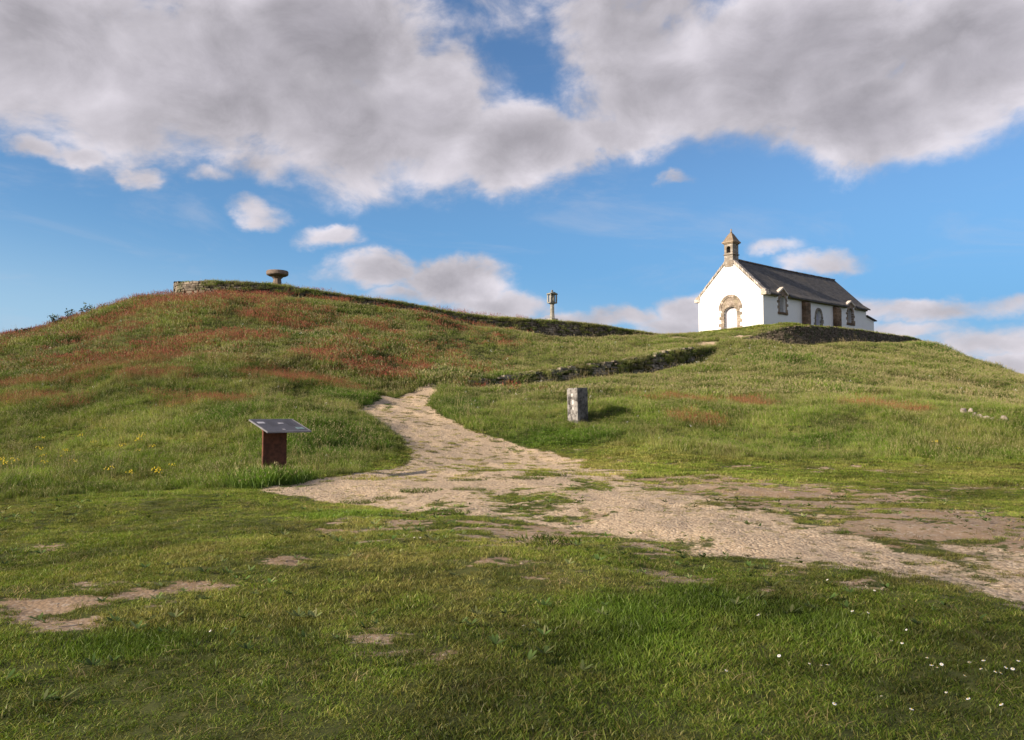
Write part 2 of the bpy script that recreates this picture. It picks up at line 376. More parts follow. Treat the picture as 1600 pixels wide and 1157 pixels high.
def masks(x, y, z):
    g = sd_polygon(x, y, GRAVEL)
    rag = fbm(x, y, .9, 4, 40) * .33 + fbm(x, y, 3.1, 3, 44) * .20
    wob = np.where(x > 2.0, 1.6, 1.0)                             # the right-hand edges are worn and ragged
    gravel = sstep(g / (.22 + .75 * sstep(x, .5, 3)) + rag * wob * 1.5 + .30 * sstep(x, .5, 3) + .4 * sstep(x, 3.2, 5), -.6, 1.0)
    # worn turf islands inside the wide part of the fork
    isl = field(x, y, ISLANDS) + fbm(x, y, 1.6, 4, 52) * .75
    gravel = gravel * (1 - sstep(isl + fbm(x, y, 5.0, 3, 53, .7) * .8, -.05, .9) * .85)
    sparse = sstep(fbm(x * .8, y, 1.3, 4, 58) * .8 + fbm(x * .8, y, 5.5, 3, 59, .7) * .9, .1, .9) * .50
    gravel = gravel * (1 - sparse * np.maximum(sstep(x, 1.0, 4.0), (1 - sstep(y, 16, 21)) * .9))
    d, s, _ = poly_near(x, y, UPPATH, 3)
    gravel = np.maximum(gravel, sstep(.9 - d + rag * .8, -.3, .3))
    # path that climbs behind the low wall
    d3, s3, p3 = poly_near(x, y, WP[2], 5)
    up = sstep(1.1 - np.abs(d3 - 1.6) + rag, -.2, .5) * (s3 > 0) * sstep(p3, 1, 4) * .9
    gravel = np.maximum(gravel, up)
    so = field(x, y, SOIL, -2.2) + fbm(x * .75, y * 1.25, 1.25, 4, 60, .6) * .7 + fbm(x * .55, y * 1.2, 3.4, 4, 64, .75) * 2.1 - .05
    soil = sstep(so, .12, .85) * (1 - gravel) * (z < 1.5) * .80
    hill = sstep(z + fbm(x, y, .5, 2, 70) * .25, .12, .95)
    # grass beside the board grows long even on the level
    board = sstep(2.6 - np.hypot(x + 5.7, (y - 19.6) * .8) + fbm(x, y, 1.1, 2, 71) * .5, -.3, .7)
    lw = sstep(-x, 5, 8)
    bend = sstep(sd_polygon(x, y, LONGG) + fbm(x, y, .7, 4, 72) * (.5 + 1.6 * lw), -.3 - 1.6 * lw, .9 + 1.6 * lw)
    bend = np.maximum(bend * np.where(x < -7.5, .62, 1), sstep(sd_polygon(x, y, LONGR) + fbm(x, y, .7, 4, 73) * 1.1, -.8, 2.0))
    tall = np.clip(np.maximum(np.maximum(hill, board * .9), bend) * (1 - gravel), 0, 1)
    red = sstep(field(x, y, SORREL) + fbm(x, y, .55, 4, 80) * .75, .1, .7)
    broad = sstep(fbm(x * .6, y, .35, 4, 85) + .15, .0, .7) * sstep(z, 2.0, 4.5) * (1 - sstep(x, -6, 6)) * .36
    red = np.maximum(red, broad) * tall
    lush_shade = np.clip(sstep(field(x, y, LUSH_SHADE) + fbm(x, y, .5, 4, 90) * .6, -.1, .8), 0, 1)
    return gravel, soil, tall, red, lush_shade


ISLANDS = ell([(820, 782, 85, 20, .75), (880, 805, 80, 10, .45), (700, 795, 40, 10, .5), (850, 740, 50, 8, .5), (930, 757, 60, 8, .5), (820, 700, 40, 5, .3)])
LONGR = cast([(930, 690), (1000, 711), (1100, 719), (1250, 724), (1400, 724), (1720, 724), (1720, 640), (900, 650)])
LONGG = cast([(400, 758), (330, 768), (200, 778), (0, 790), (-300, 800), (-300, 690), (0, 680), (280, 640), (400, 640), (560, 646), (590, 668), (622, 695), (624, 718), (560, 736), (470, 746)])


def props(o, label=None, cat=None, group=None, kind=None):
    if label: o['label'] = label
    if cat: o['category'] = cat
    if group: o['group'] = group
    if kind: o['kind'] = kind
    return o


def mesh_obj(name, verts, faces, mat=None, parent=None, smooth=False):
    me = bpy.data.meshes.new(name); me.from_pydata([tuple(v) for v in verts], [], faces); me.validate()
    if mat: me.materials.append(mat)
    if smooth: me.polygons.foreach_set('use_smooth', [True] * len(me.polygons))
    o = bpy.data.objects.new(name, me); C.objects.link(o)
    if parent: o.parent = parent
    return o


def bm_obj(name, bm, mat=None, parent=None, smooth=False):
    me = bpy.data.meshes.new(name); bm.normal_update(); bm.to_mesh(me); bm.free()
    if mat: me.materials.append(mat)
    if smooth: me.polygons.foreach_set('use_smooth', [True] * len(me.polygons))
    o = bpy.data.objects.new(name, me); C.objects.link(o)
    if parent: o.parent = parent
    return o


def add_attr(me, name, arr, kind='FLOAT'):
    a = me.attributes.new(name, kind, 'POINT')
    a.data.foreach_set('value' if kind == 'FLOAT' else ('color' if kind == 'FLOAT_COLOR' else 'vector'), np.asarray(arr, dtype=np.float32).ravel())


# ------------------------------------------------------------------ materials
def material(name, rough=.8, spec=.3):
    m = bpy.data.materials.new(name); m.use_nodes = True
    t = NT(m.node_tree); b = m.node_tree.nodes['Principled BSDF']
    b.inputs['Roughness'].default_value = rough; b.inputs['Specular IOR Level'].default_value = spec
    return m, t, b


def bump(t, b, h, strength=.4, dist=.02):
    n = t.new('ShaderNodeBump'); n.inputs['Strength'].default_value = strength; n.inputs['Distance'].default_value = dist
    t.put(n.inputs['Height'], h); t.l.new(n.outputs[0], b.inputs['Normal'])


def mat_ground():
    m, t, b = material('ground_surface', .95, .1)
    P = t.new('ShaderNodeNewGeometry').outputs['Position']
    gr = t.attr('gravel'); so = t.attr('soil'); ta = t.attr('tall'); re = t.attr('sorrel')
    nf = t.noise(P, 38, 4, .7); nm = t.noise(P, 6, 5, .6); nl = t.noise(P, .8, 4, .6)
    # earth under the grass
    under = t.mix(nm, (.040, .050, .014), (.115, .115, .036))
    under = t.mix(t.m('MULTIPLY', re, .6), under, (.09, .035, .018))
    soil = t.mix(nm, (.27, .185, .118), (.43, .31, .205))
    soil = t.mix(t.m('MULTIPLY', nf, .5), soil, (.20, .14, .085))
    vo = t.new('ShaderNodeTexVoronoi', feature='F1'); t.put(vo.inputs['Vector'], P); vo.inputs['Scale'].default_value = 30
    vc = t.sep(vo.outputs['Color'])[0]
    stone = t.mix(vc, (.23, .165, .105), (.72, .56, .38))
    dirt = t.mix(nl, (.48, .34, .21), (.60, .44, .285))
    grav = t.mix(t.step(t.sep(vo.outputs['Color'])[1], .25, .55), dirt, stone)
    grav = t.mix(t.m('MULTIPLY', t.step(nm, .45, .75), .35), grav, (.30, .215, .14))
    n14 = t.noise(t.v('MULTIPLY', P, (.7, 1.2, 1)), 22, 6, .8)
    th = t.m('ADD', so, t.m('ADD', t.m('MULTIPLY', t.m('SUBTRACT', nm, .5), .7), t.m('MULTIPLY', t.m('SUBTRACT', n14, .5), 2.4)))
    soil = t.mix(t.m('MULTIPLY', t.step(vc, .80, .86), .8), soil, (.40, .32, .25))
    soil = t.mix(t.m('MULTIPLY', t.step(nl, .40, .62), .45), soil, (.24, .15, .085))
    c = t.mix(t.step(th, .30, .60), under, soil)
    th = t.m('ADD', gr, t.m('ADD', t.m('MULTIPLY', t.m('SUBTRACT', nm, .5), .6), t.m('MULTIPLY', t.m('SUBTRACT', n14, .5), 1.7)))
    grav = t.mix(t.m('MULTIPLY', t.step(nl, .42, .66), .45), grav, (.33, .25, .18))
    c = t.mix(t.step(th, .32, .58), c, grav)
    t.put(b.inputs['Base Color'], c)
    hh = t.m('ADD', t.m('MULTIPLY', vo.outputs['Distance'], -.8), nm)
    bump(t, b, t.m('MULTIPLY', hh, t.m('ADD', .15, t.m('MAXIMUM', gr, t.m('MULTIPLY', so, .35)))), .8, .02)
    return m


def mat_blade(name, base, tip, dry, tr=.32):
    """grass blades: colour along the blade, per clump variation carried by the clump"""
    m = bpy.data.materials.new(name); m.use_nodes = True
    t = NT(m.node_tree); t.n.clear()
    h = t.attr('blade'); rnd = t.attr('shade')
    d = t.attr('tint', 'INSTANCER', 0); dv = t.sep(d)
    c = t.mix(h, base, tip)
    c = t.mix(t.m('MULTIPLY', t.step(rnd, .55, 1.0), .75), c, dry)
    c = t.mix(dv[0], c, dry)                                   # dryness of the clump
    c = t.mix(dv[1], c, t.mix(h, (.030, .066, .007), (.105, .185, .017)))   # lushness, its green darkened to carry shade as well
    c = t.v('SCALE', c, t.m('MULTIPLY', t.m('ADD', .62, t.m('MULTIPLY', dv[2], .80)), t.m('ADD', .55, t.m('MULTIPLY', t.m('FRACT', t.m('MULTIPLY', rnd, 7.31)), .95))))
    di = t.new('ShaderNodeBsdfDiffuse'); t.put(di.inputs[0], c)
    tl = t.new('ShaderNodeBsdfTranslucent'); t.put(tl.inputs[0], t.v('MULTIPLY', c, (1.15, 1.1, .6)))
    mx = t.new('ShaderNodeMixShader'); mx.inputs[0].default_value = tr
    t.l.new(di.outputs[0], mx.inputs[1]); t.l.new(tl.outputs[0], mx.inputs[2])
    gl = t.new('ShaderNodeBsdfGlossy'); gl.inputs['Roughness'].default_value = .45; gl.inputs[0].default_value = (1, 1, .8, 1)
    m2 = t.new('ShaderNodeMixShader'); m2.inputs[0].default_value = .02
    t.l.new(mx.outputs[0], m2.inputs[1]); t.l.new(gl.outputs[0], m2.inputs[2])
    o = t.new('ShaderNodeOutputMaterial'); t.l.new(m2.outputs[0], o.inputs[0])
    return m


def mat_simple(name, col, rough=.8, var=.25, scale=6, spec=.3, bmp=.3, bdist=.01, metal=0):
    m, t, b = material(name, rough, spec)
    P = t.new('ShaderNodeTexCoord').outputs['Object']
    n = t.noise(P, scale, 6, .62)
    lo = tuple(c * (1 - var) for c in col); hi = tuple(min(1, c * (1 + var)) for c in col)
    t.put(b.inputs['Base Color'], t.mix(t.step(n, .3, .7), lo, hi)); b.inputs['Metallic'].default_value = metal
    if bmp: bump(t, b, n, bmp, bdist)
    return m


def mat_stone(name, a, b_, moss=None, scale=9, mossamt=.5, joints=None):
    m, t, b = material(name, .92, .2)
    P = t.new('ShaderNodeTexCoord').outputs['Object']
    n = t.noise(P, scale, 8, .68); n2 = t.noise(P, scale * .22, 4, .6); sh = t.attr('shade')
    c = t.mix(t.step(n, .32, .68), a, b_)
    c = t.v('SCALE', c, t.m('ADD', .65, t.m('MULTIPLY', sh, .7)))
    if moss: c = t.mix(t.m('MULTIPLY', t.step(n2, .48, .66), mossamt), c, moss)
    if joints:
        br = t.new('ShaderNodeTexBrick'); br.inputs['Scale'].default_value = 1.0
        uvn = t.new('ShaderNodeTexCoord').outputs['Object']; s = t.sep(uvn)
        t.put(br.inputs['Vector'], t.xyz(t.m('ADD', s[0], s[1]), s[2], 0.0))
        br.inputs['Brick Width'].default_value = joints[0]; br.inputs['Row Height'].default_value = joints[1]
        br.inputs['Mortar Size'].default_value = .018; br.inputs['Mortar Smooth'].default_value = .3
        br.inputs[1].default_value = (1, 1, 1, 1); br.inputs[2].default_value = (.62, .6, .58, 1); br.inputs[3].default_value = (.5, .46, .42, 1)
        c = t.mix(.8, c, br.outputs[0], 'MULTIPLY')
    t.put(b.inputs['Base Color'], c); bump(t, b, n, .6, .03)
    return m


M_GROUND = mat_ground()
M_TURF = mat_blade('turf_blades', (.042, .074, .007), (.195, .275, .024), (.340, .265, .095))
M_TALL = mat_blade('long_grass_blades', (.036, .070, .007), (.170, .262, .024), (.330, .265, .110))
M_WHITEWASH = None


def mat_whitewash():
    m, t, b = material('whitewash', .9, .2)
    P = t.new('ShaderNodeTexCoord').outputs['Object']
    n = t.noise(P, 1.2, 6, .6); n2 = t.noise(t.v('MULTIPLY', P, (2.5, 2.5, .35)), 2, 5, .6)
    c = t.mix(t.m('MULTIPLY', t.step(n, .45, .75), .35), (.82, .805, .78), (.70, .68, .65))
    c = t.mix(t.m('MULTIPLY', t.step(n2, .55, .8), .25), c, (.58, .56, .52))
    t.put(b.inputs['Base Color'], c); bump(t, b, t.noise(P, 9, 5, .6), .35, .03)
    return m


def mat_slate():
    m, t, b = material('roof_slate', .85, .12)
    P = t.new('ShaderNodeTexCoord').outputs['Object']; s = t.sep(P)
    br = t.new('ShaderNodeTexBrick'); t.put(br.inputs['Vector'], t.xyz(s[0], t.m('MULTIPLY', s[2], 1.4), 0.0))
    br.inputs['Scale'].default_value = 1; br.inputs['Brick Width'].default_value = .3; br.inputs['Row Height'].default_value = .2
    br.inputs['Mortar Size'].default_value = .012
    br.inputs[1].default_value = (.078, .073, .070, 1); br.inputs[2].default_value = (.130, .121, .115, 1); br.inputs[3].default_value = (.05, .045, .042, 1)
    n = t.noise(P, .7, 5, .6)
    c = t.mix(t.m('MULTIPLY', t.step(n, .45, .7), .5), br.outputs[0], (.16, .135, .105))
    n3 = t.noise(P, 5, 4, .6)
    c = t.mix(t.m('MULTIPLY', t.step(n3, .55, .75), .4), c, (.10, .095, .06))
    t.put(b.inputs['Base Color'], c); bump(t, b, br.outputs[1], -.5, .015)
    return m


M_WHITE = mat_whitewash()
M_SLATE = mat_slate()
M_GRANITE = mat_stone('granite_trim', (.23, .18, .14), (.46, .38, .31), (.22, .19, .10), 7, .4, (.7, .33))
M_LICHEN = mat_stone('lichen_stone', (.27, .19, .125), (.42, .33, .24), (.20, .17, .13), 6, .5)
M_COPING = mat_stone('coping_stone', (.34, .28, .23), (.55, .49, .43), (.28, .22, .14), 5, .6)
M_EAVES = mat_stone('eaves_stone', (.14, .12, .08), (.26, .22, .15), (.13, .14, .04), 5, .8)
M_BROWN = mat_stone('brown_stone', (.15, .098, .064), (.29, .19, .12), (.17, .13, .08), 6, .4, (.75, .35))
M_DOOR = mat_simple('painted_door', (.50, .47, .51), .6, .06, 3, bmp=.05)
M_DARK = mat_simple('dark_inside', (.02, .018, .016), .9, .2, 3, bmp=0)
M_PANE = mat_simple('grey_leaded_glass', (.40, .39, .38), .5, .25, 8, .5, bmp=.1)
M_DRY = mat_stone('dry_stone', (.085, .066, .048), (.20, .16, .12), (.055, .07, .022), 8, .75)
M_DRYLIT = mat_stone('pale_dry_stone', (.26, .22, .18), (.45, .39, .32), (.30, .27, .18), 8, .4)
M_ROCK = mat_stone('lichened_rock', (.16, .13, .105), (.36, .30, .25), (.15, .14, .08), 9, .5)
M_PILLAR = mat_stone('weathered_granite', (.045, .041, .038), (.20, .185, .17), (.022, .021, .019), 5.5, .9)
def _pale_lit_face():  # pale lichen on the sunlit side only, painting in its brightness too
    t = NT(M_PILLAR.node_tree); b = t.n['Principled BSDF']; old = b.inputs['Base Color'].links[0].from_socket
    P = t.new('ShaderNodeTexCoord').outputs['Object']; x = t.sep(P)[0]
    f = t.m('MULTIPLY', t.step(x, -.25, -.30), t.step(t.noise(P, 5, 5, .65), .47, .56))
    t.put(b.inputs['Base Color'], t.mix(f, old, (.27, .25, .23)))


_pale_lit_face()
M_CROSS = mat_stone('mossy_granite', (.19, .18, .155), (.37, .35, .31), (.12, .12, .06), 8, .6)
M_TABLE = mat_stone('brown_granite', (.14, .105, .085), (.24, .185, .15), (.10, .085, .06), 8, .4)
M_RUST = mat_simple('rusted_steel', (.105, .038, .020), .75, .4, 7, .3, .3, .004)
M_LEAF = mat_simple('shrub_leaf', (.05, .075, .022), .7, .4, 9, bmp=0)
M_STEM = mat_simple('shrub_stem', (.09, .055, .04), .8, .3, 9, bmp=0)

# ------------------------------------------------------------------ the ground
def build_ground():
    a0 = np.linspace(-45, 45, 780); a1 = np.linspace(45, 315, 100)[1:-1]
    az = np.radians(np.r_[a0, a1]); na = len(az)
    r = np.r_[np.geomspace(.6, 3, 16)[:-1], np.geomspace(3, 125, 700), np.geomspace(128, 4000, 40)]
    # finer rings where the walls stand
    X = np.outer(r, np.sin(az)); Y = np.outer(r, np.cos(az)); x = X.ravel(); y = Y.ravel()
    z = ground(x, y)
    far = sstep(np.hypot(x, y), 250, 2500); z = z - far * 6
    co = np.c_[x, y, z]; co = np.r_[[[0, 0, float(ground(np.array([0.]), np.array([0.]))[0])]], co]
    nr = len(r)
    i = np.arange(nr - 1)[:, None] * na; j = np.arange(na)[None]; j2 = (j + 1) % na
    q = np.stack([i + j, i + j2, i + na + j2, i + na + j], -1).reshape(-1, 4)[:, ::-1] + 1
    tri = np.c_[np.zeros(na, int), np.arange(na) + 1, (np.arange(na) + 1) % na + 1]
    me = bpy.data.meshes.new('ground')
    me.vertices.add(len(co)); me.vertices.foreach_set('co', co.astype(np.float32).ravel())
    tri = tri[:, ::-1]
    me.loops.add(q.size + tri.size); me.loops.foreach_set('vertex_index', np.r_[q.ravel(), tri.ravel()].astype(np.int32))
    me.polygons.add(len(q) + len(tri))
    st = np.r_[np.arange(len(q)) * 4, q.size + np.arange(len(tri)) * 3]
    me.polygons.foreach_set('loop_start', st.astype(np.int32))
    me.update(calc_edges=True); me.validate()
    me.polygons.foreach_set('use_smooth', [True] * len(me.polygons))
    g, s, t, rd, lu = masks(co[:, 0], co[:, 1], co[:, 2])
    for n, a in (('gravel', g), ('soil', s), ('tall', t), ('sorrel', rd)): add_attr(me, n, a)
    me.materials.append(M_GROUND)
    o = bpy.data.objects.new('ground', me); C.objects.link(o)
    props(o, kind='structure')


build_ground()

# ------------------------------------------------------------------ grass and other uncountable ground cover
def clump_mesh(name, n, rad, h, wid, mat, lean=.5, seg=2, hvar=.4, flat=0.0, seeds=0, seedcol=None, wind=(.0, .0)):
    vs = []; fs = []; hh = []; sh = []; mi = []
    for k in range(n):
        a = random.uniform(0, 2 * math.pi); r = rad * math.sqrt(random.random())
        bx, by = r * math.cos(a), r * math.sin(a)
        L = h * random.uniform(1 - hvar, 1 + hvar * .6); w = wid * random.uniform(.7, 1.3)
        la = random.uniform(0, 2 * math.pi); le = lean * random.uniform(.2, 1.2) + flat * random.random()
        dx, dy = math.cos(la) * le + wind[0], math.sin(la) * le + wind[1]
        fa = random.uniform(0, math.pi); wx, wy = math.cos(fa) * w / 2, math.sin(fa) * w / 2
        b0 = len(vs); s_ = random.random()
        for q in range(seg + 1):
            t = q / seg; ww = (1 - t ** 1.6)
            px = bx + dx * L * t ** 1.7; py = by + dy * L * t ** 1.7; pz = L * t * (1 - .28 * min(1.5, le) * t) - .01
            if q < seg:
                vs += [(px - wx * ww, py - wy * ww, pz), (px + wx * ww, py + wy * ww, pz)]; hh += [t, t]; sh += [s_, s_]
            else:
                vs.append((px, py, pz)); hh.append(1); sh.append(s_)
        for q in range(seg - 1):
            i = b0 + 2 * q; fs.append((i, i + 1, i + 3, i + 2)); mi.append(0)
        i = b0 + 2 * (seg - 1); fs.append((i, i + 1, i + 2)); mi.append(0)
        if k < seeds:                                            # a seed head near the tip
            for _ in range(5):
                t = random.uniform(.72, 1.04); px = bx + dx * L * t ** 1.7 + random.gauss(0, w); py = by + dy * L * t ** 1.7 + random.gauss(0, w); pz = L * t * (1 - .28 * min(1.5, le) * t)
                s = wid * random.uniform(1.0, 1.8); b0 = len(vs); fa = random.uniform(0, 3.1)
                vs += [(px - s * math.cos(fa) * .5, py - s * math.sin(fa) * .5, pz), (px + s * math.cos(fa) * .5, py + s * math.sin(fa) * .5, pz), (px, py, pz + s * 2.4)]
                hh += [1, 1, 1]; sh += [s_] * 3; fs.append((b0, b0 + 1, b0 + 2)); mi.append(1)
    me = bpy.data.meshes.new(name); me.from_pydata(vs, [], fs)
    add_attr(me, 'blade', hh); add_attr(me, 'shade', sh)
    me.materials.append(mat); me.materials.append(seedcol or mat)
    me.polygons.foreach_set('material_index', mi)
    me.polygons.foreach_set('use_smooth', [True] * len(me.polygons))
    return bpy.data.objects.new(name, me)


def scatter(name, sources, x, y, z, scale, tint, label, cat, zs=None, up=None, align=None):
    """one object: points carrying size, turn and tint, each grown into a clump by geometry nodes"""
    n = len(x)
    me = bpy.data.meshes.new(name); me.vertices.add(n)
    me.vertices.foreach_set('co', np.c_[x, y, z].astype(np.float32).ravel())
    if zs is None: zs = np.ones(n)
    add_attr(me, 'size', np.c_[scale, scale, scale * zs], 'FLOAT_VECTOR')
    rot = np.c_[RNG.normal(0, .06, n), RNG.normal(0, .06, n), RNG.uniform(0, 6.283, n)] if up is None else up
    add_attr(me, 'turn', rot, 'FLOAT_VECTOR'); add_attr(me, 'tint', tint, 'FLOAT_VECTOR')
    o = bpy.data.objects.new(name, me); C.objects.link(o)
    coll = bpy.data.collections.new(name + '_clumps')           # never linked to the scene: only a source
    for s in sources: coll.objects.link(s)
    ng = bpy.data.node_groups.new(name + '_nodes', 'GeometryNodeTree')
    ng.interface.new_socket('Geometry', in_out='INPUT', socket_type='NodeSocketGeometry')
    ng.interface.new_socket('Geometry', in_out='OUTPUT', socket_type='NodeSocketGeometry')
    N = ng.nodes; L = ng.links
    gi = N.new('NodeGroupInput'); go = N.new('NodeGroupOutput')
    ci = N.new('GeometryNodeCollectionInfo'); ci.inputs[0].default_value = coll; ci.inputs[1].default_value = True; ci.inputs[2].default_value = True
    mp = N.new('GeometryNodeMeshToPoints')
    ip = N.new('GeometryNodeInstanceOnPoints'); ip.inputs['Pick Instance'].default_value = True
    def na(nm):
        q = N.new('GeometryNodeInputNamedAttribute'); q.data_type = 'FLOAT_VECTOR'; q.inputs[0].default_value = nm; return q.outputs[0]
    rnd = N.new('FunctionNodeRandomValue'); rnd.data_type = 'INT'
    for s in rnd.inputs:
        if s.type == 'INT' and s.name == 'Min': s.default_value = 0
        if s.type == 'INT' and s.name == 'Max': s.default_value = len(sources) - 1
    ri = [s for s in rnd.outputs if s.type == 'INT' and s.enabled][0]
    L.new(gi.outputs[0], mp.inputs[0]); L.new(mp.outputs[0], ip.inputs['Points']); L.new(ci.outputs[0], ip.inputs['Instance'])
    L.new(ri, ip.inputs['Instance Index']); L.new(na('size'), ip.inputs['Scale'])
    er = N.new('FunctionNodeEulerToRotation'); L.new(na('turn'), er.inputs[0]); L.new(er.outputs[0], ip.inputs['Rotation'])
    L.new(ip.outputs[0], go.inputs[0])
    md = o.modifiers.new('grow', 'NODES'); md.node_group = ng
    props(o, label, cat, kind='stuff')
    return o


def points(y0, y1, dens, um=.80, p=1.0):
    """random ground points in the wedge the photograph looks at and a margin on both sides"""
    st = 1 / math.sqrt(dens); gx = np.arange(-um * (y1 + 4.5), um * (y1 + 4.5), st); gy = np.arange(y0, y1, st)
    x, y = np.meshgrid(gx, gy); x = x.ravel() + RNG.uniform(0, st, x.size); y = y.ravel() + RNG.uniform(0, st, y.size)
    k = (np.abs(x) < um * (y + 4.5)) & (y < y1); return x[k], y[k]


def tints(x, y, dry, lush_shade):
    v = np.clip(.5 + fbm(x, y, 3.2, 2, 122) * .3 + fbm(x, y, .9, 3, 120) * .4 + fbm(x, y, .23, 2, 121) * .25 + RNG.normal(0, .2, len(x)), -.3, 1.4)
    d = np.clip(dry + fbm(x, y, .42, 4, 130) * .32 + fbm(x, y, 2.6, 3, 133) * .30 + RNG.normal(0, .08, len(x)), 0, .9)
    return np.c_[d, np.clip(lush_shade, 0, 1), v]


def wall_low(x, y):
    f = np.ones(len(x))
    for P, a in zip(WP, (.55, .36, .62)):
        d, s, par = poly_near(x, y, P, 3); f = np.minimum(f, np.where((s > 0) & (a > .6), 1.0, a + (1 - a) * sstep(d, .6, 2.4)))
    return f


def near_objects(x, y):
    m = np.ones(len(x), bool)
    m &= np.hypot(x - 2.62, y - 31.39) > .42                     # pillar
    m &= np.hypot(x + 11.6, y - 62) > 1.0
    cx, cy = x - A0[0], y - A0[1]; a = cx * U[0] + cy * U[1]; b = cx * V[0] + cy * V[1]
    m &= ~((a > -.12) & (a < 23) & (b > -.6) & (b < 8))
    for P in WP:
        d, s, par = poly_near(x, y, P, 2); keep = (par < .5) | (par > len(P) - 2)
        if P is WP[0]: keep |= (par > 13) & (d > .15)
        if P is WP[2]: keep |= True
        if P is WP[1]: keep |= (par > len(P) * .55) & (d > .15)
        m &= ~((d < .42) & (s > 0)) | keep
    return m


TH = R(49.9); U = np.array([math.sin(TH), math.cos(TH)]); V = np.array([-math.cos(TH), math.sin(TH)]); A0 = np.array(at(1193, 512.7, 75)[:2])


def build_grass():
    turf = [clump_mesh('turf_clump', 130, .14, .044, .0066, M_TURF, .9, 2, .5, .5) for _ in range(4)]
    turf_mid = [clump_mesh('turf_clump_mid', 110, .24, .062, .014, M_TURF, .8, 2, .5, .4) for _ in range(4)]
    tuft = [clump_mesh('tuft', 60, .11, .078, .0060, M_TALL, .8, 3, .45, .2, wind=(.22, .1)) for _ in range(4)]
    xs, ys = points(1.8, 9, 75); x2, y2 = points(9, 18, 55)
    x = np.r_[xs, x2]; y = np.r_[ys, y2]; z = ground(x, y)
    g, s, t, rd, lu = masks(x, y, z)
    bare = np.clip(g * 1.25 + s * 1.35, 0, 1)
    k = (RNG.random(len(x)) > bare * .86) & (t < .75 + RNG.random(len(x)) * .3)
    sc = np.clip(.85 + fbm(x, y, .8, 3, 140) * .25 + lu * .25 - .55 * bare, np.where(bare > .5, .30, .75), 1.5)
    scatter('turf', turf, x[k], y[k], z[k], sc[k], tints(x, y, .12 - .15 * lu + .35 * bare, .12 + lu * .7)[k], 'short trodden green turf covering the level foreground', 'grass', zs=np.clip(.95 + lu * .5 + fbm(x, y, .5, 2, 141) * .35, .8, 1.8)[k])
    x, y = points(18, 40, 34); z = ground(x, y); g, s, t, rd, lu = masks(x, y, z); bare = np.clip(g * 1.25 + s * 1.3, 0, 1)
    k = (RNG.random(len(x)) > bare * .86) & (t < .75 + RNG.random(len(x)) * .3)
    x3, y3 = points(58, 92, 10); z3 = ground(x3, y3); g3 = masks(x3, y3, z3); k3 = (z3 > 8.7) & near_objects(x3, y3) & (g3[0] < .5)
    X = np.r_[x[k], x3[k3]]; Y = np.r_[y[k], y3[k3]]; Z = np.r_[z[k], z3[k3]]; LU = np.r_[lu[k], g3[4][k3]]; B = np.r_[bare[k], g3[0][k3] * 0]
    sc = np.r_[np.full(k.sum(), 1.0), np.full(k3.sum(), 1.9)] * np.clip(1 + fbm(X, Y, .8, 2, 142) * .3 - .3 * B, .4, 1.5)
    scatter('worn_turf', turf_mid, X, Y, Z, sc, tints(X, Y, .14 - .2 * LU + .3 * B, .15 + LU * .7), 'worn yellow-green turf on the level beyond the path and on the summit', 'grass')
    # longer tufts in the level foreground
    x, y = points(2.6, 22, 15); z = ground(x, y); g, s, t, rd, lu = masks(x, y, z)
    pt = sstep(lu * .6 + fbm(x, y, .9, 3, 150) * .8, .3, 1.2) * .5 + .06
    k = (RNG.random(len(x)) < pt) & (g < .35) & (s < .3) & (t < .8)
    scatter('grass_tufts_mass', tuft, x[k], y[k], z[k], np.clip(.72 + .15 * lu + RNG.normal(0, .18, len(x)), .4, 1.7)[k], tints(x, y, .12, .1 + lu * .5)[k], 'longer wind-bent green grass in the foreground turf', 'grass')


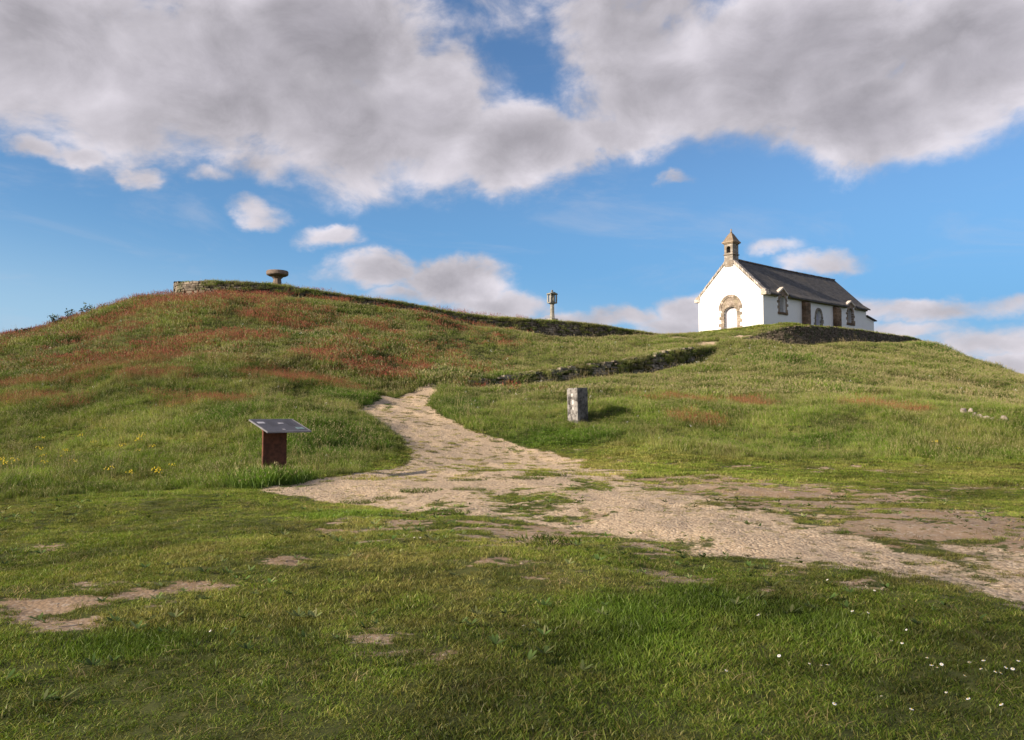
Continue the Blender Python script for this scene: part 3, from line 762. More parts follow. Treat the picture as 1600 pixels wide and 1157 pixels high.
def build_long_grass():
    M_SEED = mat_simple('seed_head', (.27, .23, .11), .8, .3, 9, bmp=0)
    M_SORREL = mat_simple('sorrel_seed', (.26, .068, .042), .8, .35, 9, bmp=0)
    M_UMBEL = mat_simple('white_petals', (.75, .74, .68), .7, .08, 9, bmp=0)
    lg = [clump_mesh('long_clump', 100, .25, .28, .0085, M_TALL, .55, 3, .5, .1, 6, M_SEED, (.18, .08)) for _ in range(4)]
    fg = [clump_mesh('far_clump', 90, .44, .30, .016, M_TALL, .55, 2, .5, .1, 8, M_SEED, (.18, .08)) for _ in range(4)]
    so = [clump_mesh('sorrel_clump', 26, .30, .40, .006, M_TALL, .30, 2, .35, 0, 26, M_SORREL, (.12, .05)) for _ in range(3)]
    so2 = [clump_mesh('far_sorrel_clump', 24, .42, .42, .013, M_TALL, .30, 2, .35, 0, 24, M_SORREL, (.12, .05)) for _ in range(3)]
    x, y = points(14, 42, 19); z = ground(x, y); g, s, t, rd, lu = masks(x, y, z)
    k = (RNG.random(len(x)) < t * 1.1 - .05) & (g < .4) & near_objects(x, y)
    hgt = np.clip(.85 + fbm(x, y, .45, 3, 160) * .35 + lu * .2, .35, 1.5) * (.45 + .55 * t) * wall_low(x, y)
    scatter('long_grass', lg, x[k], y[k], z[k], (hgt * RNG.uniform(.8, 1.2, len(x)))[k], tints(x, y, .08 - .2 * lu, .25 + lu * .7)[k], 'long uncut green and straw-coloured grass at the foot of the mound', 'grass')
    x, y = points(40, 98, 7.5, .86); z = ground(x, y); g, s, t, rd, lu = masks(x, y, z)
    k = (g < .4) & near_objects(x, y)
    summit = sstep(z, 8.6, 9.1) * (x > 12)
    ex = []
    for P, n_, f0, f1, d0, d1 in ((WP[2], 1500, .25, 1.0, -.12, .45), (WP[0], 1500, .80, 1.0, .05, .5), (WP[1], 160, .9, 1.0, .1, .5), (WP[0], 260, .1, .9, -.1, .0)):
        q = RNG.uniform(14 if P is WP[0] else 0, len(P) - 1.01, n_); i = q.astype(int); t_ = (q - i)[:, None]; A = P[i] * (1 - t_) + P[i + 1] * t_
        tv = P[i + 1, :2] - P[i, :2]; tv /= np.hypot(*tv.T)[:, None]; dd = RNG.uniform(d0, d1, n_)
        if P is WP[2]:
            kk = fbm(A[:, 0], A[:, 1], .5, 3, 180) + RNG.normal(0, .25, n_) > -.25; kk &= (q > 4) | (RNG.random(n_) < .35); A, tv, dd = A[kk], tv[kk], dd[kk]
        ex.append(np.c_[A[:, 0] - tv[:, 1] * dd, A[:, 1] + tv[:, 0] * dd, A[:, 2] + (A[:, 3] - A[:, 2]) * RNG.uniform(f0, f1, len(A)) - .05])
    ex = np.concatenate(ex)
    hgt = np.clip(.9 + fbm(x, y, .30, 3, 161) * .4 + lu * .25, .35, 1.5) * (1 - .72 * summit) * wall_low(x, y)
    hs = (hgt * RNG.uniform(.75, 1.25, len(x)))[k]; tn = tints(x, y, .09 - .2 * lu, .25 + lu * .7)[k]
    scatter('hill_grass', fg, np.r_[x[k], ex[:, 0]], np.r_[y[k], ex[:, 1]], np.r_[z[k], ex[:, 2]], np.r_[hs, RNG.uniform(.45, .85, len(ex))], np.r_[tn, tints(ex[:, 0], ex[:, 1], .15, np.full(len(ex), .3))], 'long rough grass over the upper slopes of the mound', 'grass')
    x, y = points(22, 42, 15); z = ground(x, y); g, s, t, rd, lu = masks(x, y, z)
    k = (RNG.random(len(x)) < rd) & (g < .3) & near_objects(x, y)
    scatter('sorrel', so, x[k], y[k], z[k], RNG.uniform(.8, 1.25, k.sum()), tints(x, y, .3, lu * 0)[k], 'red seeding sorrel among the grass low on the mound', 'wild plants')
    x, y = points(42, 80, 8); z = ground(x, y); g, s, t, rd, lu = masks(x, y, z)
    k = (RNG.random(len(x)) < rd * 1.1 + .05 * (x < 0)) & (g < .3) & near_objects(x, y) & (z < 10.6)
    scatter('hill_sorrel', so2, x[k], y[k], z[k], RNG.uniform(.8, 1.25, k.sum()), tints(x, y, .3, lu * 0)[k], 'red seeding sorrel in patches over the upper left slope', 'wild plants')
    # small pale flower heads over the slopes
    bm = bmesh.new()
    for _ in range(7):
        a = random.uniform(0, 6.28); r = random.uniform(0, .12)
        m = Matrix.Translation((r * math.cos(a), r * math.sin(a), random.uniform(.30, .46)))
        bmesh.ops.create_icosphere(bm, subdivisions=1, radius=.024, matrix=m @ Matrix.Diagonal((1, 1, .5, 1)))
    me = bpy.data.meshes.new('umbel'); bm.to_mesh(me); bm.free(); me.materials.append(M_UMBEL)
    x, y = points(20, 66, .40); z = ground(x, y); g, s, t, rd, lu = masks(x, y, z)
    k = (t > .7) & (RNG.random(len(x)) < sstep(fbm(x, y, .16, 3, 170), .0, .5) * .9 + .02) & near_objects(x, y)
    scatter('wildflowers', [bpy.data.objects.new('umbel', me)], x[k], y[k], z[k], RNG.uniform(.45, .9, k.sum()) * np.clip(y[k] / 50, .5, 1.1), tints(x, y, .3, lu * 0)[k], 'small white wildflower heads sprinkled over the slopes', 'wildflowers')


def build_weeds():
    Mw = mat_blade('weed_leaf', (.040, .075, .016), (.120, .190, .045), (.22, .20, .09), .25); My = mat_simple('yellow_petals', (.70, .52, .03), .7, .1, 9, bmp=0)
    Ms = mat_blade('straw_stalk', (.17, .15, .06), (.36, .29, .14), (.30, .20, .10), .25); Mh = mat_simple('straw_head', (.33, .27, .15), .8, .3, 9, bmp=0)
    ros = []
    for q in range(3):
        vs = []; fs = []; hh = []; sh = []
        for k in range(random.randint(7, 12)):
            a = random.uniform(0, 6.283); L = random.uniform(.035, .075); w = random.uniform(.010, .018); ca, sa = math.cos(a), math.sin(a); up = random.uniform(.15, .7); b0 = len(vs); s_ = random.random()
            for t, ww in ((.1, .3), (.45, 1.0), (.8, .8)):
                for sg in (-1, 1): vs.append((ca * L * t - sa * w * ww * sg / 2, sa * L * t + ca * w * ww * sg / 2, .02 + L * up * t)); hh.append(t); sh.append(s_)
            vs.append((ca * L, sa * L, .018 + L * up)); hh.append(1); sh.append(s_)
            fs += [(b0, b0 + 1, b0 + 3, b0 + 2), (b0 + 2, b0 + 3, b0 + 5, b0 + 4), (b0 + 4, b0 + 5, b0 + 6)]
        me = bpy.data.meshes.new('rosette'); me.from_pydata(vs, [], fs); add_attr(me, 'blade', hh); add_attr(me, 'shade', sh); me.materials.append(Mw); ros.append(bpy.data.objects.new('rosette', me))
    x, y = points(2.6, 17, 9); z = ground(x, y); g, s, t, rd, lu = masks(x, y, z)
    k = (g < .6) & (t < .5) & (RNG.random(len(x)) < sstep(fbm(x, y, .7, 3, 190), -.25, .6))
    scatter('broadleaf_weeds', ros, x[k], y[k], z[k] + .012, RNG.uniform(.7, 1.5, k.sum()), tints(x, y, .1, lu * 0)[k], 'small broad-leaved weeds and clover in the foreground turf', 'weeds')
    dead = [clump_mesh('straw_tuft', 16, .10, .085, .0050, Ms, 1.3, 2, .5, .6) for _ in range(3)]
    x, y = points(2.6, 20, 9); z = ground(x, y); g, s, t, rd, lu = masks(x, y, z)
    k = (g < .75) & (RNG.random(len(x)) < .25 + .5 * sstep(fbm(x, y, .6, 3, 191), -.1, .6))
    scatter('dry_straw', dead, x[k], y[k], z[k], RNG.uniform(.7, 1.3, k.sum()), tints(x, y, .2, lu * 0)[k], 'dead straw-coloured grass stalks lying in the foreground turf', 'dry grass')
    st = [clump_mesh('seed_stalks', 9, .22, .52, .0060, Ms, .28, 3, .35, 0, 9, Mh, (.16, .06)) for _ in range(4)]
    x, y = points(15, 70, 1.2); z = ground(x, y); g, s, t, rd, lu = masks(x, y, z)
    k = (t > .6) & (RNG.random(len(x)) < .15 + sstep(fbm(x, y, .25, 3, 192), -.2, .5)) & near_objects(x, y) & (z < 8.8)
    scatter('seed_stalks', st, x[k], y[k], z[k], (RNG.uniform(.7, 1.25, len(x)) * wall_low(x, y) * np.clip(y / 30, 1, 1.3) * (.6 + .4 * t))[k], tints(x, y, .2, lu * 0)[k], 'tall pale seeding grass stalks standing over the slopes', 'grass')
    bm = bmesh.new()
    for _ in range(9):
        a = random.uniform(0, 6.28); q = random.uniform(0, .16); bmesh.ops.create_icosphere(bm, subdivisions=1, radius=.017, matrix=Matrix.Translation((q * math.cos(a), q * math.sin(a), random.uniform(.16, .27))))
    me = bpy.data.meshes.new('yellow_heads'); bm.to_mesh(me); bm.free(); me.materials.append(My)
    x, y = points(14, 34, 1.1); z = ground(x, y)
    pr = sstep(field(x, y, YELLOW) + fbm(x, y, .8, 3, 193) * .8, .1, .9)
    k = RNG.random(len(x)) < pr
    scatter('yellow_flowers', [bpy.data.objects.new('yellow_heads', me)], x[k], y[k], z[k], RNG.uniform(.6, 1.1, k.sum()), tints(x, y, 0, x * 0)[k], 'small yellow flowers among the long grass at the far left and far right', 'wildflowers')


YELLOW = ell([(90, 715, 130, 30, 1), (230, 745, 90, 14, .8), (40, 650, 70, 14, .6), (1490, 705, 90, 10, 1), (1560, 690, 50, 8, .7), (300, 640, 70, 8, .4)])


def build_pebbles():
    peb = []
    Mp = mat_stone('pebbles', (.27, .20, .14), (.72, .59, .44), None, 12)
    for k in range(5):
        bm = bmesh.new(); bmesh.ops.create_icosphere(bm, subdivisions=1, radius=.5)
        for v in bm.verts: v.co *= random.uniform(.7, 1.15); v.co.z *= .6
        me = bpy.data.meshes.new('pebble'); bm.to_mesh(me); bm.free(); add_attr(me, 'shade', [random.random()] * len(me.vertices)); me.materials.append(Mp)
        peb.append(bpy.data.objects.new('pebble', me))
    x, y = points(4.5, 34, 110, .72); g, so_ = masks(x, y, np.zeros(len(x)))[:2]; g = np.maximum(g, so_ * .42)
    k = (RNG.random(len(x)) < g * .9 * np.clip(1.2 - y / 45, .3, 1)) & (g > .3)
    x, y = x[k], y[k]; z = ground(x, y)
    scatter('gravel', peb, x, y, z, RNG.uniform(.014, .040, len(x)) * np.clip(y / 14, .7, 1.5) + (RNG.random(len(x)) < .05) * .03, np.zeros((len(x), 3)), 'loose pale gravel lying on the path', 'gravel')


build_grass(); build_long_grass(); build_weeds(); build_pebbles()

# ------------------------------------------------------------------ building helpers
def shade_attr(me, groups=None):
    if 'shade' not in me.attributes: add_attr(me, 'shade', [.5] * len(me.vertices))


def box(bm, x0, x1, y0, y1, z0, z1, jit=0.0, rnd=None):
    vs = []
    for z in (z0, z1):
        for x, y in ((x0, y0), (x1, y0), (x1, y1), (x0, y1)):
            vs.append(bm.verts.new((x + random.uniform(-jit, jit), y + random.uniform(-jit, jit), z + random.uniform(-jit, jit))))
    for f in ((3, 2, 1, 0), (4, 5, 6, 7), (0, 1, 5, 4), (1, 2, 6, 5), (2, 3, 7, 6), (3, 0, 4, 7)): bm.faces.new([vs[i] for i in f])
    if rnd is not None:
        lay = bm.verts.layers.float.get('shade') or bm.verts.layers.float.new('shade')
        for v in vs: v[lay] = rnd
    return vs


def newbm():
    bm = bmesh.new(); bm.verts.layers.float.new('shade'); return bm


def set_shade(bm, verts, v):
    lay = bm.verts.layers.float['shade']
    for q in verts: q[lay] = v


def prism(bm, pts, vec):
    """close a flat outline (list of 3-D points) extruded by vec"""
    a = [bm.verts.new(p) for p in pts]; b = [bm.verts.new(Vector(p) + Vector(vec)) for p in pts]
    n = len(a); bm.faces.new(a[::-1]); bm.faces.new(b)
    for i in range(n): bm.faces.new((a[i], a[(i + 1) % n], b[(i + 1) % n], b[i]))
    lay = bm.verts.layers.float.get('shade')
    if lay: 
        for v in a + b: v[lay] = .5
    return a + b


def plate(outer, holes, mp, depth):
    """flat plate with holes; 2-D outlines are placed by mp(u, v) and thickened by the vector depth"""
    bm = newbm(); edges = []
    for loop in [outer] + holes:
        vs = [bm.verts.new(mp(*p)) for p in loop]
        for i in range(len(vs)): edges.append(bm.edges.new((vs[i], vs[(i + 1) % len(vs)])))
    bmesh.ops.triangle_fill(bm, use_beauty=True, edges=edges)
    r = bmesh.ops.extrude_face_region(bm, geom=bm.faces[:])
    bmesh.ops.translate(bm, vec=depth, verts=[g for g in r['geom'] if isinstance(g, bmesh.types.BMVert)])
    bmesh.ops.recalc_face_normals(bm, faces=bm.faces[:])
    set_shade(bm, bm.verts, .5)
    return bm


def arch(c, w, h0, hs, ht, n=10):
    """outline of an arched opening: centre, width, foot, springing and crown heights"""
    pts = [(c - w / 2, h0), (c - w / 2, hs)]
    for k in range(1, n):
        a = math.pi * (1 - k / n); pts.append((c + w / 2 * math.cos(a), hs + (ht - hs) * math.sin(a)))
    return pts + [(c + w / 2, hs), (c + w / 2, h0)]


def pointed(c, w, h0, hs, ht, n=6):
    pts = [(c - w / 2, h0), (c - w / 2, hs)]
    for k in range(1, n): t = k / n; pts.append((c - w / 2 * math.cos(t * math.pi / 2) ** .8, hs + (ht - hs) * math.sin(t * math.pi / 2) ** 1.1))
    pts.append((c, ht))
    for k in range(n - 1, 0, -1): t = k / n; pts.append((c + w / 2 * math.cos(t * math.pi / 2) ** .8, hs + (ht - hs) * math.sin(t * math.pi / 2) ** 1.1))
    return pts + [(c + w / 2, hs), (c + w / 2, h0)]


def bevel(o, w=.02, seg=1):
    m = o.modifiers.new('bevel', 'BEVEL'); m.width = w; m.segments = seg; m.limit_method = 'ANGLE'
    return o


# ------------------------------------------------------------------ the chapel
def build_chapel():
    CW, CL, WH, RH = 7.42, 20.4, 3.50, 7.05
    root = bpy.data.objects.new('chapel', None); C.objects.link(root)
    root.location = (A0[0], A0[1], BASE_Z); root.rotation_euler = (0, 0, R(90) - TH)
    props(root, 'whitewashed stone chapel with slate roof and small belfry on the right end of the mound', 'chapel')
    fy = lambda u, v: (0, u, v)          # facade plane
    sy = lambda u, v: (u, 0, v)          # long side plane
    slope = (RH - WH) / (CW / 2)
    door = arch(3.62, 1.48, -.3, 1.85, 2.36)
    ow = .55
    # gable wall with the doorway cut through
    outer = [(0, -.6), (CW, -.6), (CW, WH - .02), (CW / 2, RH - .02), (0, WH - .02)]
    door_cut = [(p[0], max(p[1], -.58)) for p in arch(3.62, 1.48, -.58, 1.85, 2.36)]
    bm_obj('gable_wall', plate(outer, [door_cut], fy, (ow, 0, 0)), M_WHITE, root)
    rear = plate(outer, [], lambda u, v: (CL - ow, u, v), (ow, 0, 0))
    bm_obj('gable_wall', rear, M_WHITE, root)
    # long wall
    w1 = arch(3.36, 1.06, 1.78, 2.95, 3.36, 8); w2 = arch(16.82, 1.10, 1.66, 2.80, 3.24, 8)
    sd = pointed(10.15, 1.05, -.58, 1.65, 2.46)
    long = plate([(ow + .002, -.6), (CL - ow - .002, -.6), (CL - ow - .002, WH - .03), (ow + .002, WH - .03)], [w1, w2, sd], sy, (0, ow, 0))
    bm_obj('side_wall', long, M_WHITE, root)
    back = plate([(ow + .002, -.6), (CL - ow - .002, -.6), (CL - ow - .002, WH - .03), (ow + .002, WH - .03)], [], lambda u, v: (u, CW - ow, v), (0, ow, 0))
    bm_obj('side_wall', back, M_WHITE, root)
    # roof: slates on both slopes with a kick at the eaves
    bm = newbm()
    prof = [(-.42, WH - .10), (.35, WH + .42), (CW / 2, RH + .14), (CW - .35, WH + .42), (CW + .42, WH - .10)]
    under = [(p[0], p[1] - .13) for p in prof]
    for x0, x1 in ((.40, CL + .18),):
        xs = sorted(list(np.linspace(x0, x1, 41)) + [2.40, 2.42, 4.30, 4.32, 15.86, 15.88, 17.76, 17.78]); n = len(xs) - 1
        rows = []
        for i in range(n + 1):
            x = xs[i]; sag = -.07 * math.sin(math.pi * (x - x0) / (x1 - x0))
            cut = 2.41 < x < 4.31 or 15.87 < x < 17.77; prof[0] = (.02, WH + .18) if cut else (-.42, WH - .10); under[0] = (.02, WH + .05) if cut else (-.42, WH - .23)
            rows.append([bm.verts.new((x, p[0], p[1] + sag * (1 if 0 < k < 4 else .3) + random.uniform(-.012, .012))) for k, p in enumerate(prof)] +
                        [bm.verts.new((x, p[0], p[1] + sag)) for p in under[::-1]])
        m = len(rows[0])
        for i in range(n):
            for k in range(m): bm.faces.new((rows[i][k], rows[i][(k + 1) % m], rows[i + 1][(k + 1) % m], rows[i + 1][k]))
        bm.faces.new(rows[0]); bm.faces.new(rows[-1][::-1])
    bmesh.ops.recalc_face_normals(bm, faces=bm.faces[:])
    roof = bm_obj('roof', bm, M_SLATE, root)
    bm = newbm(); n = 46
    for i in range(n):
        x = 1.15 + (CL + .15 - 1.15) * i / n; w = (CL - 1.0) / n - .015
        sg = -.07 * math.sin(math.pi * (x - .4) / (CL - .2))
        vs = box(bm, x, x + w, CW / 2 - .13, CW / 2 + .13, RH + .10 + sg, RH + .22 + sg, .012, random.random())
    bm_obj('ridge_tiles', bm, mat_stone('ridge_clay', (.12, .10, .09), (.22, .18, .16), (.10, .09, .04), 6, .4), roof)
    # eaves cornice
    bm = newbm(); x = .55; run = 0
    while x < CL - .1:
        w = random.uniform(.45, .8); w = min(w, CL - .1 - x)
        if not (2.55 < x + w / 2 < 4.25 or 15.95 < x + w / 2 < 17.7):
            if (x > 3.3) + (x > 16.8) != run: run += 1; bevel(bm_obj('cornice', bm, M_EAVES, root), .02); bm = newbm()
            box(bm, x, x + w - .02, -.27 + random.uniform(-.02, .02), -.002, WH - .34, WH - .13 + random.uniform(-.015, .015), .008, random.random())
        x += w
    bevel(bm_obj('cornice', bm, M_EAVES, root), .02)
    # coping on the front gable with kneelers
    for sgn in (1, -1):
        bm = newbm(); n = 15
        for i in range(n):
            t0, t1 = i / n, (i + 1) / n
            y0, y1 = -.16 + (CW / 2 - .35) * t0, -.16 + (CW / 2 - .35) * t1
            z0, z1 = WH + .0 + (RH - WH - .25) * t0, WH + .0 + (RH - WH - .25) * t1
            th = .24 + random.uniform(-.03, .03); dn = .11 + random.uniform(-.08, .09)
            f = lambda y: y if sgn == 1 else CW - y
            pts = [(-.07 + random.uniform(-.01, .02), f(y0 + .012), z0 - dn), (-.07 + random.uniform(-.01, .02), f(y1 - .012), z1 - dn), (-.05, f(y1 - .012), z1 + th * .75), (-.05, f(y0 + .012), z0 + th * .75)]
            vs = prism(bm, pts, (.56, 0, 0)); set_shade(bm, vs, random.random())
        f = (lambda y: y) if sgn == 1 else (lambda y: CW - y)
        ys = sorted((f(-.42), f(.14)))
        box(bm, -.13, .62, ys[0], ys[1], WH - .34, WH - .02, .012, .8)
        ys = sorted((f(-.30), f(.22))); box(bm, -.10, .58, ys[0], ys[1], WH - .018, WH + .20, .012, .5)
        bmesh.ops.recalc_face_normals(bm, faces=bm.faces[:])
        bevel(bm_obj('gable_coping', bm, M_COPING, root), .025)
    # ---- front door and its surround
    def quoins(bm, mp, c, w, h0, h1, wide, narrow, row, proud, depthdir):
        h = h0; k = 0
        while h < h1 - .05:
            hh = min(row * random.uniform(.85, 1.15), h1 - h)
            for sg in (-1, 1):
                ww = (wide if (k + (sg > 0)) % 2 else narrow) * random.uniform(.88, 1.1)
                a = c + sg * w / 2; b = a + sg * ww; a, b = min(a, b), max(a, b)
                pr = proud + random.uniform(0, .012)
                p = [mp(a, h + .006), mp(b, h + .006), mp(b, h + hh - .006), mp(a, h + hh - .006)]
                p = [Vector(q) - Vector(depthdir) * pr for q in p]
                set_shade(bm, prism(bm, p, Vector(depthdir) * (pr + .2)), random.random())
            h += hh; k += 1
        return bm

    def ring(bm, mp, c, w, hs, ht, t, proud, depthdir, n=11, point=False):
        fn = pointed if point else arch
        a = fn(c, w, hs, hs + 1e-4, ht, n)[1:-1]; b = fn(c, w + 2 * t, hs, hs + 1e-4, ht + t, n)[1:-1]
        for i in range(len(a) - 1):
            pr = proud + random.uniform(0, .015)
            p = [mp(*a[i]), mp(*a[i + 1]), mp(*b[i + 1]), mp(*b[i])]
            p = [Vector(q) - Vector(depthdir) * pr for q in p]
            set_shade(bm, prism(bm, p, Vector(depthdir) * (pr + .2)), random.random())

    X_, Y_ = (1, 0, 0), (0, 1, 0)
    bm = newbm(); quoins(bm, fy, 3.62, 1.48, -.25, 1.85, .62, .36, .36, .035, X_)
    ring(bm, fy, 3.62, 1.48, 1.85, 2.36, .20, .05, X_, 9)
    ring(bm, fy, 3.62, 2.10, 2.10, 3.28, .30, .07, X_, 13)
    bmesh.ops.recalc_face_normals(bm, faces=bm.faces[:])
    sur = bm_obj('door_surround', bm, M_GRANITE, root); bevel(sur, .015)
    oa = arch(3.62, 2.12, 1.87, 2.10, 3.29, 12); ia = arch(3.62, 1.86, 1.87, 1.88, 2.55, 12)
    bm = plate(oa + ia[::-1], [], lambda u, v: (-.02, u, v), (.2, 0, 0))
    bm_obj('tympanum', bm, M_GRANITE, sur)
    dr = bpy.data.objects.new('front_door', None); C.objects.link(dr); dr.parent = root; dr.location = (.30, 3.62, 0)
    for sg in (-1, 1):
        bm = newbm()
        a = arch(0, 1.46, -.1, 1.85, 2.34, 10)
        half = [p for p in a if p[0] * sg >= -1e-6]
        pts = [(0.0, p[0] if abs(p[0]) > 1e-4 else sg * .006, p[1]) for p in half]
        if sg < 0: pts = pts + [(0, -.006, -.1)]
        else: pts = [(0, .006, -.1)] + pts
        prism(bm, pts, (.06, 0, 0))
        for k in range(1, 4): box(bm, -.012, -.001, sg * k * .18 - .006, sg * k * .18 + .006, -.05, 1.9)
        bmesh.ops.recalc_face_normals(bm, faces=bm.faces[:])
        bm_obj('door_leaf', bm, M_DOOR, dr)
    bm = newbm(); box(bm, -.35, .34, 2.7, 4.54, -.35, -.05, .01, .5); box(bm, -.70, -.352, 2.5, 4.74, -.5, -.20, .01, .7)
    bm_obj('doorstep', bm, M_GRANITE, root)
    # ---- side door
    bm = newbm(); quoins(bm, sy, 10.15, 1.05, -.25, 1.65, .44, .26, .36, .03, Y_)
    ring(bm, sy, 10.15, 1.05, 1.65, 2.46, .28, .05, Y_, 6, True); bmesh.ops.recalc_face_normals(bm, faces=bm.faces[:])
    bevel(bm_obj('side_door_surround', bm, mat_stone('grey_granite', (.16, .14, .11), (.30, .26, .21), (.14, .13, .06), 7, .4), root), .015)
    bm = newbm(); prism(bm, [(p[0], .32, p[1]) for p in pointed(10.15, 1.04, -.1, 1.65, 2.45)], (0, .06, 0))
    for k in range(-2, 3): box(bm, 10.15 + k * .19 - .006, 10.15 + k * .19 + .006, .308, .319, 0, 1.7)
    bmesh.ops.recalc_face_normals(bm, faces=bm.faces[:])
    bm_obj('side_door', bm, mat_simple('weathered_door', (.42, .42, .50), .6, .08, 3, bmp=.05), root)
    # ---- two windows breaking the eaves with small stone gables
    for c, h0, hs, ht, ap in ((3.36, 1.78, 2.95, 3.36, 4.12), (16.82, 1.66, 2.80, 3.24, 3.98)):
        wn = bpy.data.objects.new('window', None); C.objects.link(wn); wn.parent = root; wn.location = (c, 0, 0)
        mp = lambda u, v: (u, 0, v)
        bm = newbm(); quoins(bm, mp, 0, 1.08, h0 - .02, hs, .42, .22, .27, .03, Y_); ring(bm, mp, 0, 1.08, hs, ht, .24, .045, Y_, 9)
        # spandrel and gablet
        g = plate([(-.80, WH - .40), (.80, WH - .40), (.80, WH - .08), (0, ap), (-.80, WH - .08)], [], lambda u, v: (u, -.03, v), (0, .03, 0)) if False else None
        gp = arch(0, 1.54, hs + .2, hs + .2, ht + .235, 9)[1:-1]
        pts = [(-.80, -.025, WH - .42)] + [(p[0], -.025, max(p[1], WH - .42)) for p in gp if p[1] >= WH - .42] + [(.80, -.025, WH - .42), (.80, -.025, WH - .02), (0, -.025, ap - .1), (-.80, -.025, WH - .02)]
        pts = [(-.80, -.025, WH - .02), (-.72, -.025, WH - .20), (0, -.025, ht + .22), (.72, -.025, WH - .20), (.80, -.025, WH - .02), (0, -.025, ap - .1)]
        set_shade(bm, prism(bm, pts, (0, .5, 0)), .45)
        bmesh.ops.recalc_face_normals(bm, faces=bm.faces[:])
        bevel(bm_obj('window_surround', bm, mat_stone('brown_granite_trim', (.17, .12, .09), (.30, .23, .17), (.14, .13, .06), 7, .4), wn), .015)
        bm = newbm(); box(bm, -.86, .86, -.10, .25, h0 - .26, h0 - .022, .012, .3)
        bevel(bm_obj('sill', bm, M_BROWN, wn), .02)
        bm = newbm()
        for sg in (-1, 1):
            pts = [(sg * 1.08, -.14, WH - .14), (sg * 1.08, -.14, WH + .02), (0, -.14, ap + .12), (0, -.14, ap - .10)]
            set_shade(bm, prism(bm, pts, (0, .42, 0)), random.uniform(.7, 1))
        bmesh.ops.recalc_face_normals(bm, faces=bm.faces[:])
        bevel(bm_obj('gablet_coping', bm, M_COPING, wn), .02)
        # small slate saddle running back into the roof
        bm = newbm(); a_ = bm.verts.new((-1.0, .27, WH - .02)); b_ = bm.verts.new((0, .27, ap + .02)); c_ = bm.verts.new((1.0, .27, WH - .02)); d_ = bm.verts.new((0, 1.15, ap + .0))
        e_ = bm.verts.new((-1.0, .5, WH + .1)); f_ = bm.verts.new((1.0, .5, WH + .1))
        for q in ((a_, b_, d_, e_), (b_, c_, f_, d_), (a_, c_, b_), (a_, e_, d_, f_, c_)): bm.faces.new(q)
        bm_obj('gablet_roof', bm, M_SLATE, wn)
        bm = newbm(); prism(bm, [(p[0], .24, p[1]) for p in arch(0, 1.08, h0, hs, ht - .01, 9)], (0, .03, 0)); bmesh.ops.recalc_face_normals(bm, faces=bm.faces[:])
        pane = bm_obj('pane', bm, M_PANE, wn)
        bm = newbm()
        for k in (-1, 0, 1): box(bm, k * .27 - .016, k * .27 + .016, .205, .238, h0, ht - .12 - abs(k) * .06)
        for k in range(6): z = h0 + .12 + k * .24; box(bm, -.53, .53, .212, .236, z - .012, z + .012)
        bm_obj('lattice', bm, mat_simple('lattice_metal', (.27, .265, .26), .5, .1, 5, bmp=0), pane)
    # ---- stone buttress strips with weathered tops
    for c, w in ((7.35, .95), (13.55, .95)):
        bm = newbm(); h = -.5; k = 0; top = WH - .36
        while h < top - .45:
            hh = random.uniform(.30, .38)
            d = .46
            if k % 2: box(bm, c - w / 2, c - .03, -d, -.002, h, h + hh - .008, .008, random.random()); box(bm, c - .02, c + w / 2, -d, -.002, h, h + hh - .008, .008, random.random())
            else: box(bm, c - w / 2, c + .14, -d, -.002, h, h + hh - .008, .008, random.random()); box(bm, c + .15, c + w / 2, -d, -.002, h, h + hh - .008, .008, random.random())
            h += hh; k += 1
        prism(bm, [(c - w / 2, -.46, h), (c - w / 2, -.002, h), (c - w / 2, -.002, top), (c - w / 2, -.16, top)], (w, 0, 0))
        bmesh.ops.recalc_face_normals(bm, faces=bm.faces[:])
        bevel(bm_obj('buttress', bm, M_BROWN, root), .015)
    # ---- belfry on the front gable
    by0, by1, bx0, bx1 = CW / 2 - .48, CW / 2 + .48, -.09, .90
    bf = bpy.data.objects.new('belfry', None); C.objects.link(bf); bf.parent = root; bf.location = (0, 0, 0)
    T_ = mat_stone('belfry_stone', (.25, .215, .18), (.43, .385, .33), (.28, .20, .12), 7, .5, (.5, .3))
    bm = newbm(); box(bm, bx0, bx1, by0, by1, 6.35, 7.50, .0, .5)
    o1 = bm_obj('belfry_base', bm, T_, bf)
    bm = newbm(); box(bm, bx0 - .09, bx1 + .09, by0 - .09, by1 + .09, 7.502, 7.60, .0, .4)
    bevel(bm_obj('moulding', bm, T_, bf), .03)
    # four corner piers with arches between: front and side plates
    cy = CW / 2; cx = (bx0 + bx1) / 2
    of = [(by0, 7.602), (by1, 7.602), (by1, 8.60), (by0, 8.60)]
    hf = arch(cy, .46, 7.72, 8.15, 8.38, 8)
    bm_obj('belfry_wall', plate(of, [hf], lambda u, v: (bx0, u, v), (.2, 0, 0)), T_, bf)
    bm_obj('belfry_wall', plate(of, [hf], lambda u, v: (bx1 - .2, u, v), (.2, 0, 0)), T_, bf)
    os_ = [(bx0 + .202, 7.602), (bx1 - .202, 7.602), (bx1 - .202, 8.60), (bx0 + .202, 8.60)]
    bm_obj('belfry_wall', plate(os_, [], lambda u, v: (u, by0, v), (0, .2, 0)), T_, bf)
    bm_obj('belfry_wall', plate(os_, [], lambda u, v: (u, by1 - .2, v), (0, .2, 0)), T_, bf)
    bm = newbm()
    bmesh.ops.create_cone(bm, cap_ends=True, segments=16, radius1=.17, radius2=.08, depth=.28, matrix=Matrix.Translation((cx, cy, 8.10)))
    bm_obj('bell', bm, mat_simple('bronze', (.06, .05, .035), .5, .2, 5, bmp=0, metal=.6), bf)
